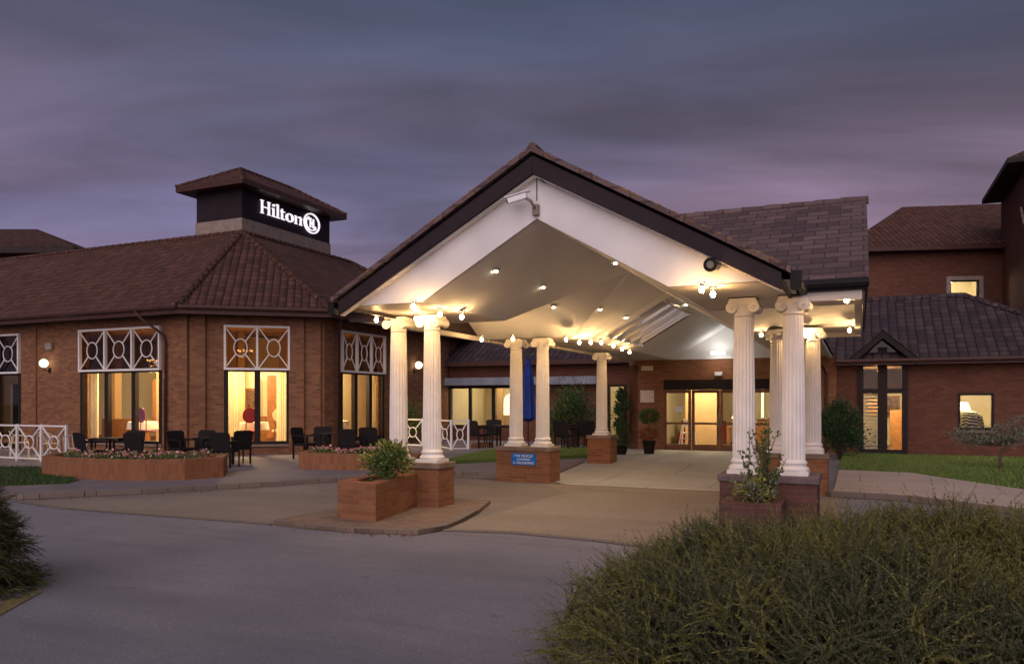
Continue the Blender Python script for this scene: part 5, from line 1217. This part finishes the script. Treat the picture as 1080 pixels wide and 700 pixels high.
def mound(name, label, cat, X, Y, rx, ry, h, n, mat, lmin, lmax, up, seed, core=.86, nl=.045, p=2.6, droop=.35, wd=.16, nn=13, per=14, mat2=None):
    r = np.random.default_rng(seed); u0, v0 = loc(X, Y); e = thing(name, label, cat, (u0, v0, 0))
    # superelliptic mound, in world axes then turned to building axes
    K = int(n / per); prof = lambda k: h * (1 - np.minimum(k, .999) ** p) ** (1 / p)
    lump = lambda x, y: 1 + .10 * np.sin(x * 2.1 + 1) * np.cos(y * 2.7) + .07 * np.sin(x * 5.3 + y * 3.1)
    ka = r.uniform(0, 2 * math.pi, K); kq = r.uniform(0, 1, K) ** .5; kx, ky = rx * kq * np.cos(ka), ry * kq * np.sin(ka)
    kd = r.normal(0, .55, (K, 3)) * [1, 1, .35]; kl = r.uniform(.75, 1.3, K) * np.where(r.uniform(0, 1, K) < .12, 1.35, 1); kz = r.uniform(-.10, .07, K)
    ci = r.integers(0, K, n); sp_ = .09 + .05 * r.uniform(0, 1, n)
    x = kx[ci] + r.normal(0, 1, n) * sp_; y = ky[ci] + r.normal(0, 1, n) * sp_; q_ = np.minimum(.999, np.sqrt((x / rx) ** 2 + (y / ry) ** 2))
    z = prof(q_) * lump(x, y) + kz[ci] - .16 * r.uniform(0, 1, n) ** 2
    nx = x / rx ** 2 * q_ ** (p - 2); ny = y / ry ** 2 * q_ ** (p - 2); nz_ = np.maximum(.08, (np.maximum(z, .02) / h) ** (p - 1) / h)
    N_ = np.column_stack([nx, ny, nz_]); N_ /= np.linalg.norm(N_, axis=1)[:, None]
    off = np.column_stack([x - kx[ci], y - ky[ci], 0 * x]) * 3.2
    D = N_ + np.array([0, 0, up]) + kd[ci] + off + r.normal(0, .22, (n, 3)); D /= np.linalg.norm(D, axis=1)[:, None]; L_ = r.uniform(lmin, lmax, n) * kl[ci]
    Bw = np.column_stack([x, y, z]) - D * L_[:, None] * .5
    rot = lambda M: np.column_stack([M[:, 0] * c_ - M[:, 1] * s_, M[:, 0] * s_ + M[:, 1] * c_, M[:, 2]])
    pick = (np.sin(kx * 2.9 + 2) + np.cos(ky * 2.3 + kx) + r.normal(0, 1.4, K))[ci] > -.1
    for mk, mt, nm in ((pick, mat, 'foliage'), (~pick, mat2 or mat, 'foliage')):
        sprays(nm, mt, rot(Bw[mk]), rot(D[mk]), L_[mk], (0, 0, 0), e, nl=nl, droop=droop, wd=wd, nn=nn)
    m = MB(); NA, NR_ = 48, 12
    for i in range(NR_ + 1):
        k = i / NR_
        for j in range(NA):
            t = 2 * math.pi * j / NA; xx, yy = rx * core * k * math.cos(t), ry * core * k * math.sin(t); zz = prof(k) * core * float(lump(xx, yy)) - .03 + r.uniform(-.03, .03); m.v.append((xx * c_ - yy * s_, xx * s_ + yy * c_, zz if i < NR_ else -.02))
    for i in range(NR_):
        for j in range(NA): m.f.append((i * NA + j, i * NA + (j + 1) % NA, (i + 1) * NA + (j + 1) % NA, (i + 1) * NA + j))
    m.build('dark_core', m_paint('core_shade', (.022, .02, .012), .95, .4, 14), e, org=(0, 0, 0)); return e  # solid core fills the mound; inner shade is put into its dark colour
mound('juniper_bush', 'wide spreading spiky juniper bush in the right foreground', 'bush', 2.72, 4.95, 2.45, 1.75, .87, 11500, JUN_A, .24, .46, .55, 21, nl=.032, droop=.38, nn=17, wd=.15, mat2=JUN_C)
mound('ornamental_grass', 'arching tuft of spiky grass at the left edge of the road', 'plant', -5.30, 7.0, .70, .8, .93, 2300, JUN_B, .3, .55, .5, 22, nl=.10, droop=.8, wd=.06)

# ================================================================== FURNITURE ON THE TERRACE
def make_armchair():
    e = proto('patio_chair'); m = MB(); m.box(-.25, .25, -.25, .24, .38, .44); m.build('seat', RATTAN, e, bevel=.015)
    m = MB(); m.solid([(-.26, .22, .42), (.26, .22, .42), (.27, .30, .86), (.2, .31, .9), (-.2, .31, .9), (-.27, .30, .86)], (0, .035, 0)); m.build('backrest', RATTAN, e, bevel=.012)
    for s in (-1, 1):
        m = MB(); m.tube([(.27 * s, -.24, .0), (.27 * s, -.25, .63), (.27 * s, .0, .66), (.27 * s, .27, .66)], .022, 8); m.build('armrest', RATTAN, e)
        m = MB(); m.bar((.24 * s, .22, 0), (.24 * s, .24, .42), .04, .04); m.build('leg', RATTAN, e)
    return e
def make_table():
    e = proto('patio_table'); m = MB(); m.box(-.38, .38, -.38, .38, .70, .73); m.build('tabletop', RATTAN, e, bevel=.01)
    for sx in (-1, 1):
        for sy in (-1, 1): m = MB(); m.bar((.33 * sx, .33 * sy, 0), (.33 * sx, .33 * sy, .70), .045, .045); m.build('leg', RATTAN, e)
    return e
ch = [(96, 19.6, 170, 'dark woven chair with its back to the road, leftmost behind the long planter'),
      (136, 20.4, 20, 'dark woven chair facing out below the wide window, behind the long planter'),
      (149, 19.5, 190, 'dark woven chair with its back to the road at the middle of the long planter'),
      (193, 20.6, 85, 'dark woven chair seen side-on below the brick pier left of the corner window'),
      (211, 20.9, 10, 'dark woven chair facing out between brick pier and corner window'),
      (237, 19.8, 200, 'dark woven chair at the right end of the long planter'),
      (251, 21.0, 250, 'dark woven chair turned aside below the corner window'),
      (322, 22.4, 90, 'dark woven chair seen side-on at the left end of the second planter'),
      (337, 22.7, 20, 'dark woven chair facing out behind the second planter'),
      (371, 21.6, 185, 'dark woven chair with its back to the road behind the middle of the second planter'),
      (391, 22.2, 200, 'dark woven chair nearest the front left columns behind the second planter'),
      (505, 25.6, 160, 'dark woven chair left of the middle columns below the three-pane window'),
      (520, 26.6, 20, 'dark woven chair facing out below the three-pane window'),
      (596, 25.0, 170, 'dark woven chair just right of the middle columns, before the broad shrub'),
      (618, 25.6, 200, 'dark woven chair between broad shrub and back column')]
P0c = make_armchair()
for i, (px, Z, a, lab) in enumerate(ch):
    o = P0c if i == 0 else copy_tree(P0c); u, v = pz(px, Z); place(o, u, v, gz(v) + .095, R(a), lab, 'chair', 'woven patio chairs on the terrace')
tbs = [(118, 20.3, 'dark square patio table behind the left half of the long planter'), (226, 20.6, 'dark square patio table below the corner window'), (354, 22.3, 'dark square patio table behind the second planter'), (532, 25.8, 'dark square patio table left of the blue umbrella'), (607, 25.8, 'dark square patio table before the broad dark shrub')]
T0 = make_table()
for i, (px, Z, lab) in enumerate(tbs):
    o = T0 if i == 0 else copy_tree(T0); u, v = pz(px, Z); place(o, u, v, gz(v) + .095, R(12), lab, 'table', 'square patio tables on the terrace')
def make_metal_chair():
    e = proto('metal_chair'); m = MB(); m.lathe([(.2, .44), (.21, .455), (.2, .47)], n=18); m.build('seat', LIGHTM, e)
    for s in (-1, 1):
        m = MB(); m.tube([(.2 * s, -.2, 0), (.19 * s, -.18, .45), (.25 * s, -.1, .66), (.25 * s, .18, .68), (.2 * s, .24, .45), (.22 * s, .28, 0)], .013, 6); m.build('leg', LIGHTM, e)
    m = MB(); m.tube([(-.25, .18, .68), (-.2, .27, .76), (0, .30, .80), (.2, .27, .76), (.25, .18, .68)], .014, 6)
    for x in (-.1, 0, .1): m.tube([(x, .2, .46), (x, .29, .78)], .008, 6)
    m.build('backrest', LIGHTM, e, smooth=True); return e
M0 = make_metal_chair()
for i, (px, Z, a, lab) in enumerate([(80, 20.2, 70, 'pale metal chair right of the white railing'), (52, 22.6, 200, 'pale metal chair behind the right panel of the white railing'), (22, 23.2, 150, 'pale metal chair behind the leftmost railing panel in view')]):
    o = M0 if i == 0 else copy_tree(M0); u, v = pz(px, Z); place(o, u, v, gz(v) + .095, R(a), lab, 'chair', 'pale metal chairs behind the railing')
# white lattice railings
def railing(label, pts, z0, h):
    u, v = pts[0]; e = thing('railing', label, 'railing', (u, v, z0)); ft = MB()
    for i in range(len(pts) - 1):
        a, b = pts[i], pts[i + 1]; wf = WF(a, b); L_ = (Vector(b) - Vector(a)).length; m = MB()
        m.bar(wf(.03, 0, z0 + h - .02), wf(L_ - .03, 0, z0 + h - .02), .04, .045); m.bar(wf(.03, 0, z0 + .08), wf(L_ - .03, 0, z0 + .08), .03, .04)
        lattice(m, wf, .03, L_ - .03, z0 + .10, z0 + h - .04, 0, .04, ring=.2); m.build('panel', WHITE, e)
    for i, a in enumerate(pts): m = MB(); m.box(a[0] - .03, a[0] + .03, a[1] - .03, a[1] + .03, z0 - .05, z0 + h + .02); m.build('post', WHITE, e, bevel=.004)
d = (1.02, .0)
p_r = pz(70, 21.2); railing('white lattice railing left of the long brick planter', [(p_r[0] - 1.03 * k, p_r[1] - .0 * k) for k in range(6)][::-1], .095, 1.02)
pa, pb = pz(494, 25.0), pz(477, 26.0); railing('white lattice railing seen behind the front left columns', [pz(425, 27.2), pz(446, 26.6), pz(463, 26.0), pz(476, 24.6), pz(494, 24.9)], .2, .98)
# closed blue parasol
u, v = pz(557, 24.2); z0 = gz(v) + .095; e = thing('parasol', 'closed blue parasol between the two middle columns', 'parasol', (u, v, z0))
m = MB(); m.tube([(u, v, z0), (u, v, z0 + 2.75)], .022, 8); m.build('pole', BLACK, e)
m = MB(); m.lathe([(.05, .90), (.21, 1.0), (.20, 1.4), (.16, 1.5), (.18, 1.7), (.15, 2.2), (.09, 2.7), (.02, 2.9)], (u, v, z0), 40, lambda j, z: 1 + .20 * math.sin(j * .94 * 1.0)); m.build('canopy', BLUEF, e, smooth=True)
m = MB(); m.lathe([(.26, 0), (.26, .05), (.05, .08)], (u, v, z0), 20); m.build('base', BLACK, e)
# small low wall by the back railing
m = MB(); a, b = pz(497, 25.4), pz(516, 25.9); m.prism([a, b, (b[0], b[1] + .25), (a[0], a[1] + .25)], .1, .42); top(m, 'low_wall', BRICKP, (*a, .1), 'low brick wall between the white railing and the middle columns', 'wall')

def split(o):
    me = o.data; n = len(me.vertices); par = list(range(n))
    def f(a):
        while par[a] != a: par[a] = par[par[a]]; a = par[a]
        return a
    bm = bmesh.new(); bm.from_mesh(me)
    # walls made of unwelded quads: weld first so that islands are true pieces
    bmesh.ops.remove_doubles(bm, verts=bm.verts, dist=.0005); bm.verts.index_update()
    seen = set(); isl = []
    for v in bm.verts:
        if v in seen: continue
        st = [v]; seen.add(v); cur = []
        while st:
            x = st.pop(); cur.append(x)
            for e in x.link_edges:
                y = e.other_vert(x)
                if y not in seen: seen.add(y); st.append(y)
        isl.append(cur)
    if len(isl) < 2: bm.free(); return
    ul = bm.loops.layers.uv.active; kids = list(o.children)
    for k, cur in enumerate(isl):
        cs = set(cur); fs = {fc for v in cur for fc in v.link_faces}; ix = {v: i for i, v in enumerate(cur)}
        m2 = bpy.data.meshes.new(o.name); fs = list(fs); m2.from_pydata([v.co[:] for v in cur], [], [[ix[v] for v in fc.verts] for fc in fs])
        if ul:
            l = m2.uv_layers.new(name='UVMap'); i = 0
            for fc in fs:
                for lp in fc.loops: l.data[i].uv = lp[ul].uv; i += 1
        for fc, p in zip(fs, m2.polygons): p.use_smooth = fc.smooth
        m2.materials.append(me.materials[0])
        if k == 0: first = m2
        else:
            c = o.copy(); c.data = m2; C.objects.link(c)
    o.data = first; bm.free()
SPLIT = ('wall', 'entrance_header', 'bulb', 'verge_mortar', 'brick_pier', 'indoor_post', 'gutter', 'shadow_gap', 'soffit', 'downpipe', 'partition', 'floor', 'ceiling', 'roof', 'fascia', 'eaves_beam', 'gable_end', 'bargeboard', 'porch_bargeboard', 'porch_roof', 'dark_doorway', 'glow_panel', 'curtain', 'verge_soffit', 'gable_panel', 'rear_ceiling')
for o in list(bpy.data.objects):
    if o.type == 'MESH' and o.name.split('.')[0] in SPLIT and o.parent is not None: split(o)
for o in bpy.data.objects:
    if '_o' in o: del o['_o']
    if o.name.split('.')[0] == 'flowers': o['kind'] = 'stuff'
for o in list(C.objects):
    if o.parent is None and o.type == 'EMPTY' and not o.children: bpy.data.objects.remove(o)
